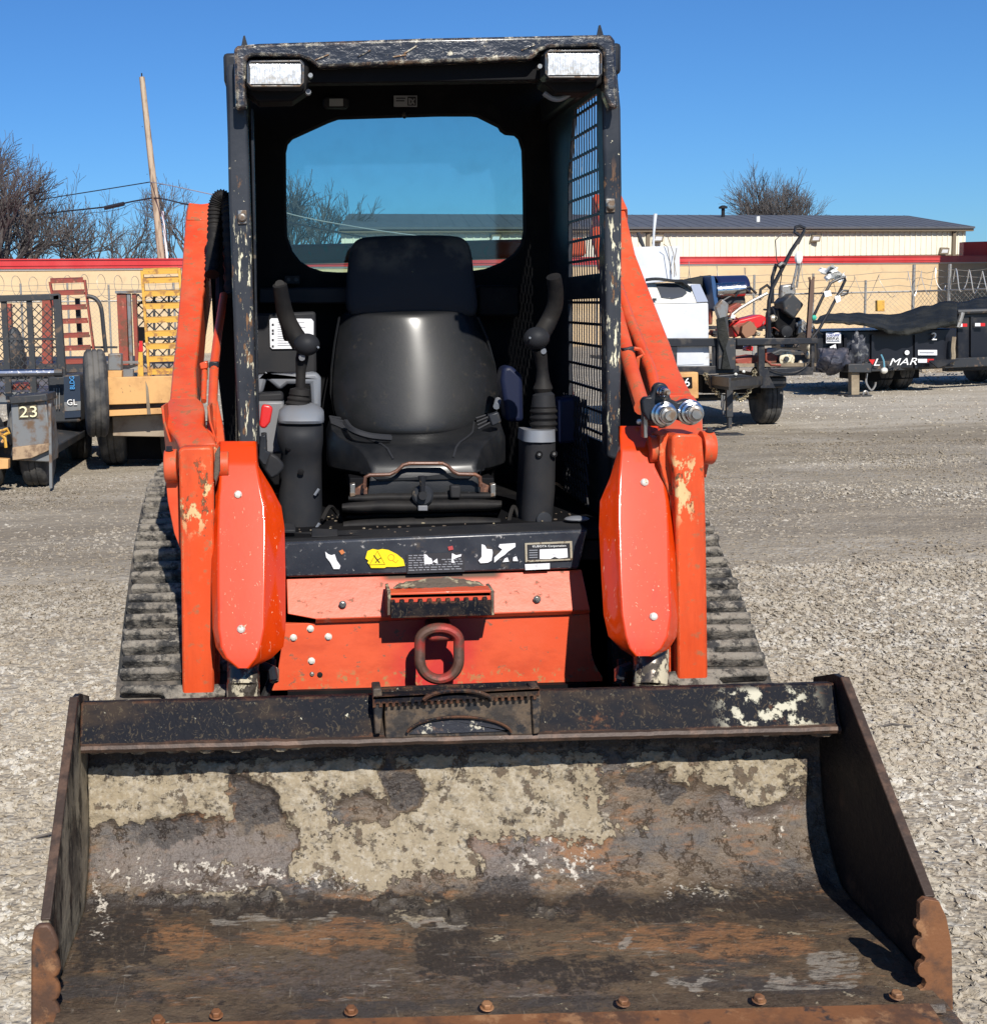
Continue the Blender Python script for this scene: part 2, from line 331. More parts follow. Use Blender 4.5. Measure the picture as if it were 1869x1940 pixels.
def text(name, s, px, py, Y, hpx, mat, parent, shear=0., rot=0., wpx=None, ext=.0008, roll=1.5, **pr):
    c = bpy.data.curves.new(name, 'FONT'); c.body = s; c.extrude = ext; c.align_x = 'CENTER'; c.align_y = 'CENTER'; c.shear = shear
    c.resolution_u = 3
    o = bpy.data.objects.new('tmp', c); COL.objects.link(o); bpy.context.view_layer.update()
    me = bpy.data.meshes.new_from_object(o.evaluated_get(bpy.context.evaluated_depsgraph_get())); bpy.data.objects.remove(o); bpy.data.curves.remove(c)
    xs = [v.co.x for v in me.vertices]; ys = [v.co.y for v in me.vertices]
    cx, cy = (min(xs)+max(xs))/2, (min(ys)+max(ys))/2; mpp = Y/FPX
    sy = hpx*mpp/(max(ys)-min(ys)); sx = sy if wpx is None else wpx*mpp/(max(xs)-min(xs))
    p = P(px, py, Y); at = p
    a = R(rot)
    for v in me.vertices:
        x, z = (v.co.x-cx)*sx, (v.co.y-cy)*sy
        v.co = Vector((x*math.cos(a)-z*math.sin(a), v.co.z, x*math.sin(a)+z*math.cos(a)))
    me.materials.append(mat); me.name = name
    o = bpy.data.objects.new(name, me); COL.objects.link(o); o.parent = parent; o.location = at-wpos(parent); WPOS[o.name] = at
    return props(o, **pr)
def hexbolt(name, p, r, h, mat, parent, ax=(0,-1,0), dome=False, **pr):
    b = B()
    if dome: b.lathe(p, ax, [(0, r), (h*.4, r*.97), (h*.8, r*.7), (h, r*.25)], 14)
    else:
        b.lathe(p, ax, [(0, r*1.3), (h*.2, r*1.3)], 14); b.lathe(Vector(p)+Vector(ax)*h*.2, ax, [(0, r), (h*.7, r), (h*.8, r*.8)], 6)
    return mk(name, b, mat, parent, **pr)
# ------------------------------------------------------------------ the ground
def sstep(x, a, b):
    t = min(1, max(0, (x-a)/(b-a))); return t*t*(3-2*t)
def gz(x, y):
    return -0.38*sstep(y, 21, 36)*sstep(x, -3, 9) + .012*noise.noise(Vector((x*.7, y*.7, 0)))*sstep(y, 2, 6)
m_ground = M('gravel_ground', (.43, .38, .30), .95, 0, [
    dict(c=(.29,.245,.185), s=.45, t=.50, w=.14, d=8, sc=(.6,1.5,1), o=.9),
    dict(c=(.46,.43,.37), s=36, kind='cell', t=.55, w=.25, o=.3),
    dict(c=(.24,.20,.15), s=62, kind='cell', t=.72, w=.12, o=.4),
    dict(c=(.58,.55,.48), s=60, kind='cell', t=.86, w=.05, o=.5),
    dict(c=(.33,.28,.21), s=1.3, t=.55, w=.12, d=10, sc=(.6,1.6,1), o=.75),
    dict(c=(.30,.17,.12), s=.9, t=.66, w=.05, d=9, sc=(.5,1.6,1), o=.4),
    dict(c=(.20,.165,.115), s=.9, t=.47, w=.12, d=11, sc=(.5,1.0,1), dist=.6, box=[('Y',9.8,15.5,1.5)], o=.75), dict(c=(.22,.18,.13), s=1.1, t=.50, w=.12, d=11, sc=(.5,1.0,1), dist=.6, box=[('Y',6.6,9.6,1.2)], o=.6), 
    dict(c=(.165,.135,.10), s=.45, t=.50, w=.09, d=9, sc=(.35,1.6,1), box=[('Y',5.5,13.5,1.2)], o=.5)],
    [(34, .007, (1,1,1), 'voronoi'), (80, .004, (1,1,1), 'voronoi'), (7, .02), (2.2, .05)], spec=.2)
xs = [-400,-150,-60,-30,-18,-12]+[-10+.5*i for i in range(41)]+[12,15,18,24,32,44,60,90,160,400]
ys = [-60,-20,-5,0]+[1+.5*i for i in range(40)]+[22,24,27,30,33,36,40,46,55,70,100,160,300,900]
b = B(); b.grid([[(x, y, gz(x, y)) for x in xs] for y in ys])
ground = mk('ground', b, m_ground, at=(0,0,0), kind='structure')

m_stone = M('gravel_stone', (.44, .395, .32), .9, 0, [
    dict(c=(.56,.53,.47), s=21, kind='cell', t=.62, w=.2, o=.8), dict(c=(.29,.24,.18), s=33, kind='cell', t=.72, w=.1, o=.8),
    dict(c=(.34,.29,.22), s=1.1, t=.52, w=.12, d=8, sc=(.6,1.5,1), o=.7), dict(c=(.20,.165,.115), s=.9, t=.47, w=.12, d=11, sc=(.5,1.0,1), dist=.6, box=[('Y',9.8,15.5,1.5)], o=.75), dict(c=(.22,.18,.13), s=1.1, t=.50, w=.12, d=11, sc=(.5,1.0,1), dist=.6, box=[('Y',6.6,9.6,1.2)], o=.6), dict(c=(.19,.155,.115), s=.45, t=.50, w=.09, d=9, sc=(.35,1.6,1), box=[('Y',5.5,13.5,1.2)], o=.5)], [(160, .003)], spec=.2)
def scatter(name, poly, dens, smin, smax, seed):
    b = B(); b.add([(x, y, 0) for x, y in poly], [list(range(len(poly)))])
    o = mk(name, b, m_stone, at=(0,0,0), kind='stuff', smooth=0, label='loose pale grey gravel stones lying on the yard')
    g = bpy.data.node_groups.new(name+'_scatter', 'GeometryNodeTree'); N = g.nodes; L = g.links
    g.interface.new_socket('Geometry', in_out='INPUT', socket_type='NodeSocketGeometry'); g.interface.new_socket('Geometry', in_out='OUTPUT', socket_type='NodeSocketGeometry')
    gi = N.new('NodeGroupInput'); go = N.new('NodeGroupOutput')
    dp = N.new('GeometryNodeDistributePointsOnFaces'); dp.inputs['Density'].default_value = dens; dp.inputs['Seed'].default_value = seed
    ic = N.new('GeometryNodeMeshIcoSphere'); ic.inputs['Subdivisions'].default_value = 2; ic.inputs['Radius'].default_value = 1
    no = N.new('ShaderNodeTexNoise'); no.inputs['Scale'].default_value = 1.3
    vm = N.new('ShaderNodeVectorMath'); vm.operation = 'SUBTRACT'; vm.inputs[1].default_value = (.5,.5,.5)
    vs = N.new('ShaderNodeVectorMath'); vs.operation = 'SCALE'; vs.inputs[3].default_value = 2.4
    sp = N.new('GeometryNodeSetPosition'); L.new(ic.outputs[0], sp.inputs[0]); L.new(no.outputs['Color'], vm.inputs[0]); L.new(vm.outputs[0], vs.inputs[0]); L.new(vs.outputs[0], sp.inputs['Offset'])
    ip = N.new('GeometryNodeInstanceOnPoints'); L.new(dp.outputs[0], ip.inputs[0]); L.new(sp.outputs[0], ip.inputs['Instance'])
    rr = N.new('FunctionNodeRandomValue'); rr.data_type = 'FLOAT_VECTOR'; rr.inputs[0].default_value = (-.5,-.5,0); rr.inputs[1].default_value = (.5,.5,6.28)
    L.new(rr.outputs[0], ip.inputs['Rotation'])
    ra = N.new('FunctionNodeRandomValue'); ra.data_type = 'FLOAT'; ra.inputs[2].default_value = 0; ra.inputs[3].default_value = 1; ra.inputs['Seed'].default_value = 5
    pw = N.new('ShaderNodeMath'); pw.operation = 'POWER'; pw.inputs[1].default_value = 3; L.new(ra.outputs[1], pw.inputs[0])
    mr = N.new('ShaderNodeMapRange'); mr.inputs[3].default_value = smin; mr.inputs[4].default_value = smax; L.new(pw.outputs[0], mr.inputs[0])
    rs = N.new('FunctionNodeRandomValue'); rs.data_type = 'FLOAT_VECTOR'; rs.inputs[0].default_value = (.7,.7,.35); rs.inputs[1].default_value = (1.4,1.2,.8); rs.inputs['Seed'].default_value = 9
    ms = N.new('ShaderNodeVectorMath'); ms.operation = 'SCALE'; L.new(rs.outputs[0], ms.inputs[0]); L.new(mr.outputs[0], ms.inputs[3]); L.new(ms.outputs[0], ip.inputs['Scale'])
    sm = N.new('GeometryNodeSetMaterial'); sm.inputs['Material'].default_value = m_stone; L.new(ip.outputs[0], sm.inputs[0])
    L.new(gi.outputs[0], dp.inputs[0]); L.new(sm.outputs[0], go.inputs[0])
    md = o.modifiers.new('scatter', 'NODES'); md.node_group = g
    return o
scatter('gravel', [(-1.6,2.2),(3.4,2.2),(4.1,7),(-2.1,7)], 4800, .002, .0145, 1)
scatter('gravel', [(-2.1,7),(4.1,7),(7.2,13),(-3.4,13)], 800, .004, .014, 2)
scatter('gravel', [(-3.4,13),(7.2,13),(13.5,26),(-6.4,26)], 60, .007, .022, 3)

# ------------------------------------------------------------------ the track loader
LX = .345
L0 = thing('track_loader', (LX, 4.1, 0), 'orange and black compact track loader with its muddy bucket on the gravel', 'track loader')

# --- bucket ---
xl_ = (P(150,1325,3.05).x+P(100,1750,2.60).x)/2; xr_ = (P(1585,1290,3.05).x+P(1745,1700,2.60).x)/2
prof = [(2.36,.012),(2.50,.022),(2.62,.028),(2.75,.03),(2.88,.03),(2.96,.031),(3.00,.042),(3.05,.085),(3.09,.14),(3.115,.20),(3.13,.26),(3.14,.32),(3.13,.375),(3.09,.41)]
def along(pr_, n):
    ln = [0]
    for i in range(1, len(pr_)): ln.append(ln[-1]+math.dist(pr_[i-1], pr_[i]))
    out = []
    for k in range(n):
        d = ln[-1]*k/(n-1); i = 1
        while i < len(ln)-1 and ln[i] < d: i += 1
        t = (d-ln[i-1])/(ln[i]-ln[i-1]); p0 = pr_[max(i-2, 0)]; p1 = pr_[i-1]; p2 = pr_[i]; p3 = pr_[min(i+1, len(pr_)-1)]
        out.append(tuple(.5*(2*p1[j]+(-p0[j]+p2[j])*t+(2*p0[j]-5*p1[j]+4*p2[j]-p3[j])*t*t+(-p0[j]+3*p1[j]-3*p2[j]+p3[j])*t**3) for j in (0, 1)))
    return out
NS, NX = 170, 360
pf = along(prof, NS)
def ell(x, y, cx, cy, rx, ry, s=.35):
    d = math.hypot((x-cx)/rx, (y-cy)/ry); return 1-sstep(d, 1-s, 1+s)
rows = []; A = {k: [] for k in ('mud','rust','grey','dark','pale','film')}
NV = noise.noise
for j, (yy, zz) in enumerate(pf):
    a, c = pf[max(j-1, 0)], pf[min(j+1, NS-1)]; ty, tz = c[0]-a[0], c[1]-a[1]; l = math.hypot(ty, tz) or 1
    nrm = Vector((0, -tz/l, ty/l)); row = []
    for i in range(NX):
        x = xl_+(xr_-xl_)*i/(NX-1); p = Vector((x, yy, zz)); u, v = PX(p); q0 = Vector((u*.011, v*.013, 0)); q1 = Vector((u*.04, v*.045, 5))
        du, dv = 34*NV(q0)+20*NV(q1), 26*NV(q0+Vector((9,9,9)))+16*NV(q1+Vector((9,3,1))); u0 = u; u += du; v += dv
        mud = 0.
        if v < 1640:
            mud = .95*(1-sstep(u, 1060, 1210))*(1-sstep(v, 1560, 1625))
            if u < 560: mud *= 1-.75*sstep(v, 1540, 1590)
            if 560 < u < 900: mud = max(mud, .85*(1-sstep(v, 1640, 1700)))
            mud *= 1
            mud = max(mud, .95*ell(u, v, 1430, 1470, 90, 60), .8*ell(u, v, 1250, 1455, 90, 35), .8*ell(u, v, 1110, 1560, 60, 40))
        if 560 < u < 880 and v >= 1600: mud = max(mud, .9*(1-sstep(v, 1650, 1700)))
        mud = max(mud, .75*ell(u, v, 900, 1720, 200, 22), .65*ell(u, v, 420, 1705, 140, 16), .5*ell(u, v, 1330, 1700, 60, 20))
        mud -= 1.2*max(ell(u, v, 485, 1520, 52, 58), ell(u, v, 315, 1572, 62, 30), ell(u, v, 752, 1488, 40, 42), ell(u, v, 1235, 1486, 60, 26), ell(u, v, 690, 1540, 50, 26, .6))
        mud *= 1-ell(u, v, 950, 1700, 60, 60)
        if zz > .30: mud = mud*(1-sstep(zz, .31, .345))-.8*sstep(zz, .31, .345)
        grey = max(ell(u, v, 390, 1640, 210, 52), .8*ell(u, v, 960, 1630, 110, 40), .8*ell(u, v, 1440, 1530, 90, 35), .5*ell(u, v, 900, 1870, 260, 50), .5*ell(u, v, 620, 1850, 300, 40))
        rust = max(.62*ell(u, v, 620, 1780, 180, 40), .6*ell(u, v, 1350, 1790, 230, 36), .62*ell(u, v, 880, 1590, 110, 40), .6*ell(u, v, 1080, 1600, 90, 40), .5*ell(u, v, 350, 1780, 90, 25), .25)
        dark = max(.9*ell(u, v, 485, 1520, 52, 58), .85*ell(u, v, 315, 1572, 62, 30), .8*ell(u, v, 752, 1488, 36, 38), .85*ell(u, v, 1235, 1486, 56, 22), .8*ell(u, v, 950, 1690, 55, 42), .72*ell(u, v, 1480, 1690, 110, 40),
                   .95*math.exp(-((v-1718)/24)**2), .9*sstep(zz, .31, .345), .7*ell(u, v, 220, 1770, 90, 80), .72*ell(u, v, 1050, 1840, 190, 30), .72*ell(u, v, 850, 1800, 90, 60), .08)  # dark stains, plus painted shade in the crease and under the lip
        pale = max(.55*ell(u, v, 380, 1660, 220, 36), .5*ell(u, v, 640, 1670, 80, 30), .55*ell(u, v, 1060, 1640, 120, 50), .5*ell(u, v, 1330, 1690, 90, 25), .75*ell(u, v, 1490, 1590, 12, 40), .5*ell(u, v, 1430, 1556, 70, 8), .7*ell(u, v, 185, 1720, 14, 70), .12)
        film = max(.9*ell(u, v, 590, 1735, 70, 8), .9*ell(u, v, 1190, 1790, 22, 14), .9*ell(u, v, 1300, 1858, 60, 10), .9*ell(u, v, 1490, 1868, 80, 16), .8*ell(u, v, 1050, 1896, 120, 10), .7*ell(u, v, 460, 1740, 120, 10), .7*ell(u, v, 830, 1740, 60, 10), .8*ell(u, v, 1580, 1845, 60, 45))
        if v > 1735: film = max(film, .22); 
        for k, q in (('mud', mud), ('rust', rust), ('grey', grey), ('dark', dark), ('pale', pale), ('film', film)): A[k].append(max(-.6, q))
        q = Vector((x*9, yy*9, zz*9)); h = 0
        if v < 1720: h = max(0, mud)*(.008+.008*NV(q)+.012*abs(NV(q*2.7))+.005*NV(q*6)+.004*abs(NV(q*11)))
        h += .0018*NV(q*.5)+.0006*NV(q*3)
        if 3.0 < yy: h += .006*math.exp(-((u0-180)/22)**2)*(1+NV(q*2))
        row.append(p+nrm*h)
    rows.append(row)
bb = B().grid(rows)
bucket = mk('bucket', bb, m_bkt, L0, smooth=60, label='wide mud caked steel bucket with worn rusty cutting edge')
for k, arr in A.items():
    at_ = bucket.data.attributes.new(k, 'FLOAT', 'POINT'); at_.data.foreach_set('value', arr)
m = bucket.modifiers.new('solid', 'SOLIDIFY'); m.thickness = .010; m.offset = -1
# outer shell stiffener, side plates
side = [(2.50,.008),(2.53,.14),(2.58,.185),(3.035,.513),(3.08,.51),(3.20,.47),(3.225,.26),(3.20,.13),(3.14,.05),(3.04,.008)]
for k, X in enumerate((xl_, xr_)):
    b = B(); s_ = -1 if k == 0 else 1
    b.extr([(X+s_*.002, y, z) for y, z in side], (s_*.014, 0, 0))
    mk('side_plate', b, m_sideout, bucket, bevel=.0015)
    b = B(); b.bar((X+s_*.009, 2.585, .190), (X+s_*.009, 3.030, .515), .020, .006); mk('side_plate_rim', b, m_rim, bucket, bevel=.002)
# hardened mud ridge against the left plate
rr_ = []
for i in range(60):
    t = i/59; y, z = 3.19-.01*t, .12+.27*t
    if t < .35: y = 3.12+.07*t/.35
    rr_.append([Vector((xl_+.003+.02*k/5*(1+.5*NV(Vector((i*.2,k,0))))*(1-.0*t), y-.012*math.sin(math.pi*k/5)*(1+.8*NV(Vector((i*.25,k*.5,3)))), z)) for k in range(6)])
pass
# top bar
yb = 3.045
b = B(); b.extr([(xl_, 3.10, .487), (xl_, 3.065, .492), (xl_, 3.020, .405), (xl_, 3.032, .398), (xl_, 3.10, .425)], (xr_-xl_, 0, 0))
mk('top_bar', b, m_bblk, bucket, bevel=.003)
rw = []
n_ = 160
for i in range(n_):
    x = xl_+.004+(xr_-xl_-.008)*i/(n_-1); w_ = .0012*NV(Vector((x*14, 0, 0)))+.0008*NV(Vector((x*50, 3, 0)))
    rw.append([Vector((x, 3.018+.011*math.cos(a)+w_, .398+.011*math.sin(a)+w_)) for a in [k*math.pi/4 for k in range(8)]])
mk('top_bar_rim', B().grid(rw, True), m_rim, bucket)
# clods of mud hanging under the bar
b = B()
for i in range(150):
    x = xl_+.03+(xr_-xl_-.05)*(i/150); f = 1. if x < xl_+.5 else (.9 if x > xr_-.35 else .3)
    r_ = (.006+.010*rnd.random())*f
    b.ball((x, 3.03+.05*rnd.random(), .388-.004*rnd.random()*f), r_*1.7, r_*1.2, r_*.8, 6, 4)
mk('mud_clods', b, m_mudc, bucket, smooth=0, kind='stuff')
b = B()
for i in range(60):
    x = xr_-.26+.25*rnd.random(); r_ = .004+.007*rnd.random()
    b.ball((x, 3.02+.03*rnd.random(), .405-.012*rnd.random()), r_*1.9, r_, r_*.8, 6, 4)
mk('mud_clods', b, m_mudc, bucket, smooth=0, kind='stuff')
m_mnt = M('grimy_mount_steel', (.03,.024,.02), .6, .1, [dict(c=(.10,.07,.045), s=14, t=.5, w=.08, d=12), dict(c=(.012,.012,.014), s=22, t=.55, w=.05, d=12)], [(50,.002)])
# centre mount on the bar with a serrated step
b = B(); b.pp([(728,1332),(1008,1320),(1010,1392),(730,1400)], 3.012, .05); mk('mount_plate', b, m_mnt, bucket, bevel=.003)
def serr(px0, y0, px1, y1, drop, Y, d, n, top):
    pts = [(px0, y0-top), (px1, y1-top)]
    for i in range(n, 0, -1):
        t1, t0 = i/n, (i-.5)/n
        for t, q in ((t1, 0), (t0, 0), (t0, drop), (t1-1/n, drop)):
            pts.append((px0+(px1-px0)*t, y0+(y1-y0)*t+q))
    return B().pp(pts, Y, d)
mk('step_plate', serr(706, 1334, 1022, 1318, 7, 2.995, .012, 26, 14), m_bblk, bucket, bevel=.001)
mk('step_plate', serr(712, 1312, 1018, 1300, 7, 3.06, .012, 26, 8), m_bblk, bucket, bevel=.001)
b = B(); b.extr([P(706,1320,2.995), P(1022,1304,2.995), P(1018,1296,3.07), P(708,1310,3.07)], (0,0,-.006)); mk('step_plate', b, m_bblk, bucket)
for px in (706, 1006): b = B(); b.pp([(px,1305),(px+16,1304),(px+20,1330),(px+16,1390),(px+4,1392)], 3.0, .06); mk('mount_bracket', b, m_mnt, bucket, bevel=.003)
def arc(cx, cy, rx, ry, a0, a1, n): return [(cx+rx*math.cos(R(a0+(a1-a0)*i/n)), cy-ry*math.sin(R(a0+(a1-a0)*i/n))) for i in range(n+1)]
mk('arched_lip', B().tube([P(x, y, 3.0) for x, y in arc(870, 1392, 100, 34, 172, 8, 18)], .0032, 6), m_bblk, bucket)
b = B(); b.pp([(775,1391)]+arc(870, 1390, 90, 26, 172, 8, 14)+[(965,1385)], 3.008, .01); mk('paint_patch', b, M('flaking_black_white_paint', (.02,.022,.03), .5, 0, [dict(c=(.5,.46,.36), s=34, t=.60, w=.03, d=12), dict(c=(.2,.13,.09), s=18, t=.6, w=.05, d=8)], [(60,.002)]), bucket)
mk('arched_lip', B().tube([P(x, y, 2.985) for x, y in arc(868, 1330, 66, 22, 170, 10, 16)], .005, 6), m_bblk, bucket)
# cutting edge, bolts, side cutters
b = B(); b.extr([(xl_+.02, 2.30, .010), (xl_+.02, 2.30, .020), (xl_+.02, 2.445, .044), (xl_+.02, 2.47, .030)], (xr_-xl_-.07, 0, 0)); mk('cutting_edge', b, m_rust, bucket, bevel=.004)
b = B(); b.extr([(xl_+.02, 2.44, .025), (xl_+.02, 2.447, .040), (xl_+.02, 2.515, .041), (xl_+.02, 2.52, .026)], (xr_-xl_-.04, 0, 0)); mk('edge_backing', b, m_bkt, bucket, bevel=.002)
for px, py in ((300,1936),(410,1924),(665,1917),(922,1909),(1180,1901),(1437,1896),(1697,1888)):
    p = G(px, py, .052); hexbolt('edge_bolt', p, .0105, .011, m_rust, bucket, ax=(0,-.15,1), bevel=.0015)
def cutter(pts, Y): return B().pp(pts, Y, .016)
lc = [(58,1990),(59,1790),(64,1762),(72,1753),(92,1752),(100,1762)]+[(106,1775),(111,1788),(110,1800),(104,1806),(112,1822),(115,1836),(111,1848),(104,1853),(112,1866),(115,1880),(111,1892),(104,1897),(112,1910),(115,1925),(112,1990)]
rc = [(1741,1990),(1744,1930),(1752,1900)]+arc(1752, 1886, 14, 15, 260, 100, 5)+[(1754,1862)]+arc(1752, 1838, 15, 16, 260, 100, 5)+[(1752,1815)]+arc(1748, 1792, 15, 16, 260, 100, 5)+[(1744,1768)]+arc(1746, 1755, 12, 12, 230, 110, 4)+[(1741,1730),(1742,1712),(1752,1703),(1778,1708),(1792,1738),(1802,1790),(1806,1990)]
for pts in (lc, rc): mk('side_cutter', cutter(pts, 2.50), m_rust, bucket, bevel=.005)

# --- tracks ---
path0 = []
def arcp(cy, cz, r, a0, a1, n): return [(cy+r*math.cos(R(a0+(a1-a0)*i/n)), cz+r*math.sin(R(a0+(a1-a0)*i/n))) for i in range(n+1)]
tp = arcp(3.56, .245, .235, 270, 130, 12)+[(3.62,.565),(3.85,.69),(4.13,.795),(4.40,.825),(4.9,.83)]+arcp(5.02, .57, .26, 80, -50, 10)+[(4.9,.05),(4.80,.012)]+arcp(4.6,.012+.0,.001,270,268,1)+[(3.6,.010)]
def resample(pts, step):
    ln = [0]; P_ = pts+[pts[0]]
    for i in range(1, len(P_)): ln.append(ln[-1]+math.dist(P_[i-1], P_[i]))
    n = int(ln[-1]/step); out = []; i = 1
    for k in range(n):
        d = ln[-1]*k/n
        while ln[i] < d: i += 1
        t = (d-ln[i-1])/max(1e-9, ln[i]-ln[i-1]); out.append(((P_[i-1][0]*(1-t)+P_[i][0]*t), (P_[i-1][1]*(1-t)+P_[i][1]*t)))
    return out
m_trk_body = M('track_band_rubber', (.020,.020,.019), .85, 0, [dict(c=(.12,.10,.08), s=10, t=.56, w=.1, d=9)], [(50,.003)])
for side_, xc, wd in (('l', -.335, .30), ('r', 1.03, .30)):
    pts = resample(tp, .045); b = B(); rws = []
    cyy = sum(p[0] for p in pts)/len(pts); czz = sum(p[1] for p in pts)/len(pts)
    for i, (y, z) in enumerate(pts):
        a, c = pts[i-1], pts[(i+1) % len(pts)]; ty, tz = c[0]-a[0], c[1]-a[1]; l = math.hypot(ty, tz); ny, nz = tz/l, -ty/l
        if (y-cyy)*ny+(z-czz)*nz < 0: ny, nz = -ny, -nz
        rws.append([Vector((xc-wd/2, y, z)), Vector((xc+wd/2, y, z)), Vector((xc+wd/2, y-ny*.03, z-nz*.03)), Vector((xc-wd/2, y-ny*.03, z-nz*.03))])
    rws.append(rws[0])
    trk = mk('rubber_track', b.grid(rws, True), m_trk_body, L0, smooth=40, label='dusty rubber crawler track with raised lugs on the '+('left side' if side_ == 'l' else 'right side'))
    lp = resample(tp, .090); src = []
    for q in range(4):       # lug shapes: a wide bar and a hooked bar, with uneven worn edges
        b = B(); w2 = wd*.46
        j = lambda a: rnd.uniform(-a, a)
        o_ = [(-w2+j(.008), -.034+j(.004)), (-w2*.3, -.036+j(.003)), (w2*.62+j(.012), -.034+j(.004)), (w2*.70, -.010), (w2+j(.008), -.006), (w2+j(.008), .026+j(.003)), (w2*.3, .028+j(.003)), (-w2+j(.008), .030+j(.003)), (-w2*1.0, .008), (-w2*.1+j(.02), .006), (-w2*.12, -.012), (-w2*1.02, -.014)]
        if side_ == 'r': o_ = [(-x, y) for x, y in o_]
        b.extr([(x, y, -.002) for x, y in o_], (0, 0, .042+j(.005)))
        src.append(b)
    shared = {}
    for i, (y, z) in enumerate(lp):
        a, c = lp[i-1], lp[(i+1) % len(lp)]; ang = math.atan2(c[1]-a[1], c[0]-a[0]); k = i % 4
        loc = Vector((xc, y, z))
        if k not in shared:
            bs = src[k]; bs.v = [v+loc for v in bs.v]
            o = mk('track_lug', bs, m_tread, trk, at=loc, bevel=.007, seg=2, smooth=50); shared[k] = o
        else: o = copy_part(shared[k], loc, trk)
        o.rotation_euler = (ang, 0, 0)
    # running gear
    s = 1 if side_ == 'l' else -1
    b = B(); b.box(xc-.06, xc+.06, 3.62, 4.95, .22, .42); b.extr([(xc-.05,4.0,.4),(xc-.05,4.9,.4),(xc-.05,4.7,.74),(xc-.05,4.25,.70)], (.1,0,0)); mk('track_frame', b, m_or, L0, bevel=.008)
    for (cy, cz, r_) in ((3.56,.245,.19),(3.9,.12,.085),(4.12,.12,.085),(4.34,.12,.085),(4.56,.12,.085),(4.3,.72,.07)):
        b = B(); b.lathe((xc-.11, cy, cz), (1,0,0), [(0, r_*.9),(.02, r_),(.2, r_),(.22, r_*.9)], 24); mk('track_roller' if r_ < .15 else 'idler_wheel', b, m_blk, L0)
    b = B(); b.lathe((xc-.05, 5.02, .57), (1,0,0), [(0, .2),(.02,.22),(.08,.22),(.10,.2)], 16); mk('drive_sprocket', b, m_blk, L0)

# --- body ---
b = B(); b.box(-.15, .84, 3.66, 5.25, .20, .75); mk('chassis', b, m_int, L0, bevel=.01)
b = B(); b.extr([(-.10,4.80,.76),(-.10,5.38,.76),(-.10,5.38,1.25),(-.10,4.95,1.44),(-.10,4.80,1.44)], (.90,0,0)); mk('engine_hood', b, m_blk, L0, bevel=.02)
for s in (-1, 1):
    X = LX+s*.585
    b = B(); b.extr([(X-.02,4.55,.7),(X-.02,5.35,.7),(X-.02,5.30,1.45),(X-.02,5.12,1.66),(X-.02,4.98,1.62),(X-.02,4.8,1.2)], (.04,0,0)); mk('rear_tower', b, m_or, L0, bevel=.006)
b = B(); b.extr([P(430,466,4.95), P(1110,450,4.95), P(1110,486,4.95), P(430,503,4.95)], (0,.10,0)); mk('arm_cross_member', b, m_or, L0, bevel=.012)

# --- lower front panels ---
m_fp = M('pinkish_orange_panel', (.60,.064,.016), .42, 0, [  # pinkish orange paint of the front panels
    dict(c=(.66,.115,.048), s=2.5, t=.42, w=.25, o=.7), dict(c=(.40,.05,.02), s=7, t=.58, w=.1, o=.5, d=11, sc=(.6,1,1.4)), dict(c=(.48,.02,.035), s=7, t=.44, w=.16, o=.75, d=5, box=[('X',.24,.46,.06),('Z',.0,.62,.01)]),
    dict(c=(.20,.09,.05), s=45, t=.635, w=.03, o=.9, r=.75, d=8, sc=(.7,1,1)), dict(c=(.36,.17,.06), s=45, t=.58, w=.04, r=.8, d=12, box=[('Z',.36,.405,.015)]),
    dict(c=(.55,.48,.32), s=16, t=.42, w=.05, r=.9, d=9, box=[('X',.18,.56,.03),('Z',.665,.72,.008)]),
    dict(c=(.10,.065,.045), s=14, t=.30, w=.05, r=.9, d=9, box=[('X',.215,.53,.02),('Z',.645,.695,.008)])],
    [(7,.002),(200,.00015)], coat=.1)
def lower_poly():
    pts = [(540,1182),(1116,1163),(1118,1205),(1119,1228)]
    pts += [(1121,1243),(1126,1258),(1133,1271),(1141,1282)]+[(1141,1291),(515,1309),(518,1290),(527,1268)]
    return pts
b = B(); b.pp(lower_poly(), 3.60, .02); mk('lower_front_panel', b, m_fp, L0, bevel=.002)
b = B(); b.extr([P(543,1096,3.64), P(1101,1079,3.64), P(1117,1156,3.575), P(598,1173,3.575), P(545,1163,3.58)], (0,.01,-.002)); up_ = mk('upper_front_panel', b, m_fp, L0, bevel=.002)
b = B(); b.extr([P(598,1173,3.575), P(1117,1156,3.575), P(1117,1163,3.59), P(598,1181,3.59)], (0,.01,0)); mk('panel_flange', b, m_fp, L0, bevel=.002)
b = B(); b.pr(520,1060,1150,1320,3.66,.02); mk('bulkhead', b, m_int, L0)
b = B(); b.box(-.05,.75,3.58,3.62,.10,.36); mk('front_axle_plate', b, m_int, L0)
for px, py in ((588,1191),(556,1208),(622,1206),(590,1252)): hexbolt('panel_bolt', P(px, py, 3.6), .0075, .007, m_zinc, L0)
hexbolt('panel_bolt', P(591,1277,3.6), .005, .005, m_steel, L0)
b = B(); b.lathe(P(606,1278,3.601), (0,-1,0), [(0,.0075),(.003,.0075),(.0035,.006)], 14); mk('dark_hole_disc', b, m_rub, L0)  # black disc standing in for the dark of an open hole
for px, py in ((649,1145),(1017,1135)): hexbolt('panel_bolt', P(px, py, 3.586), .008, .008, m_steel, L0)
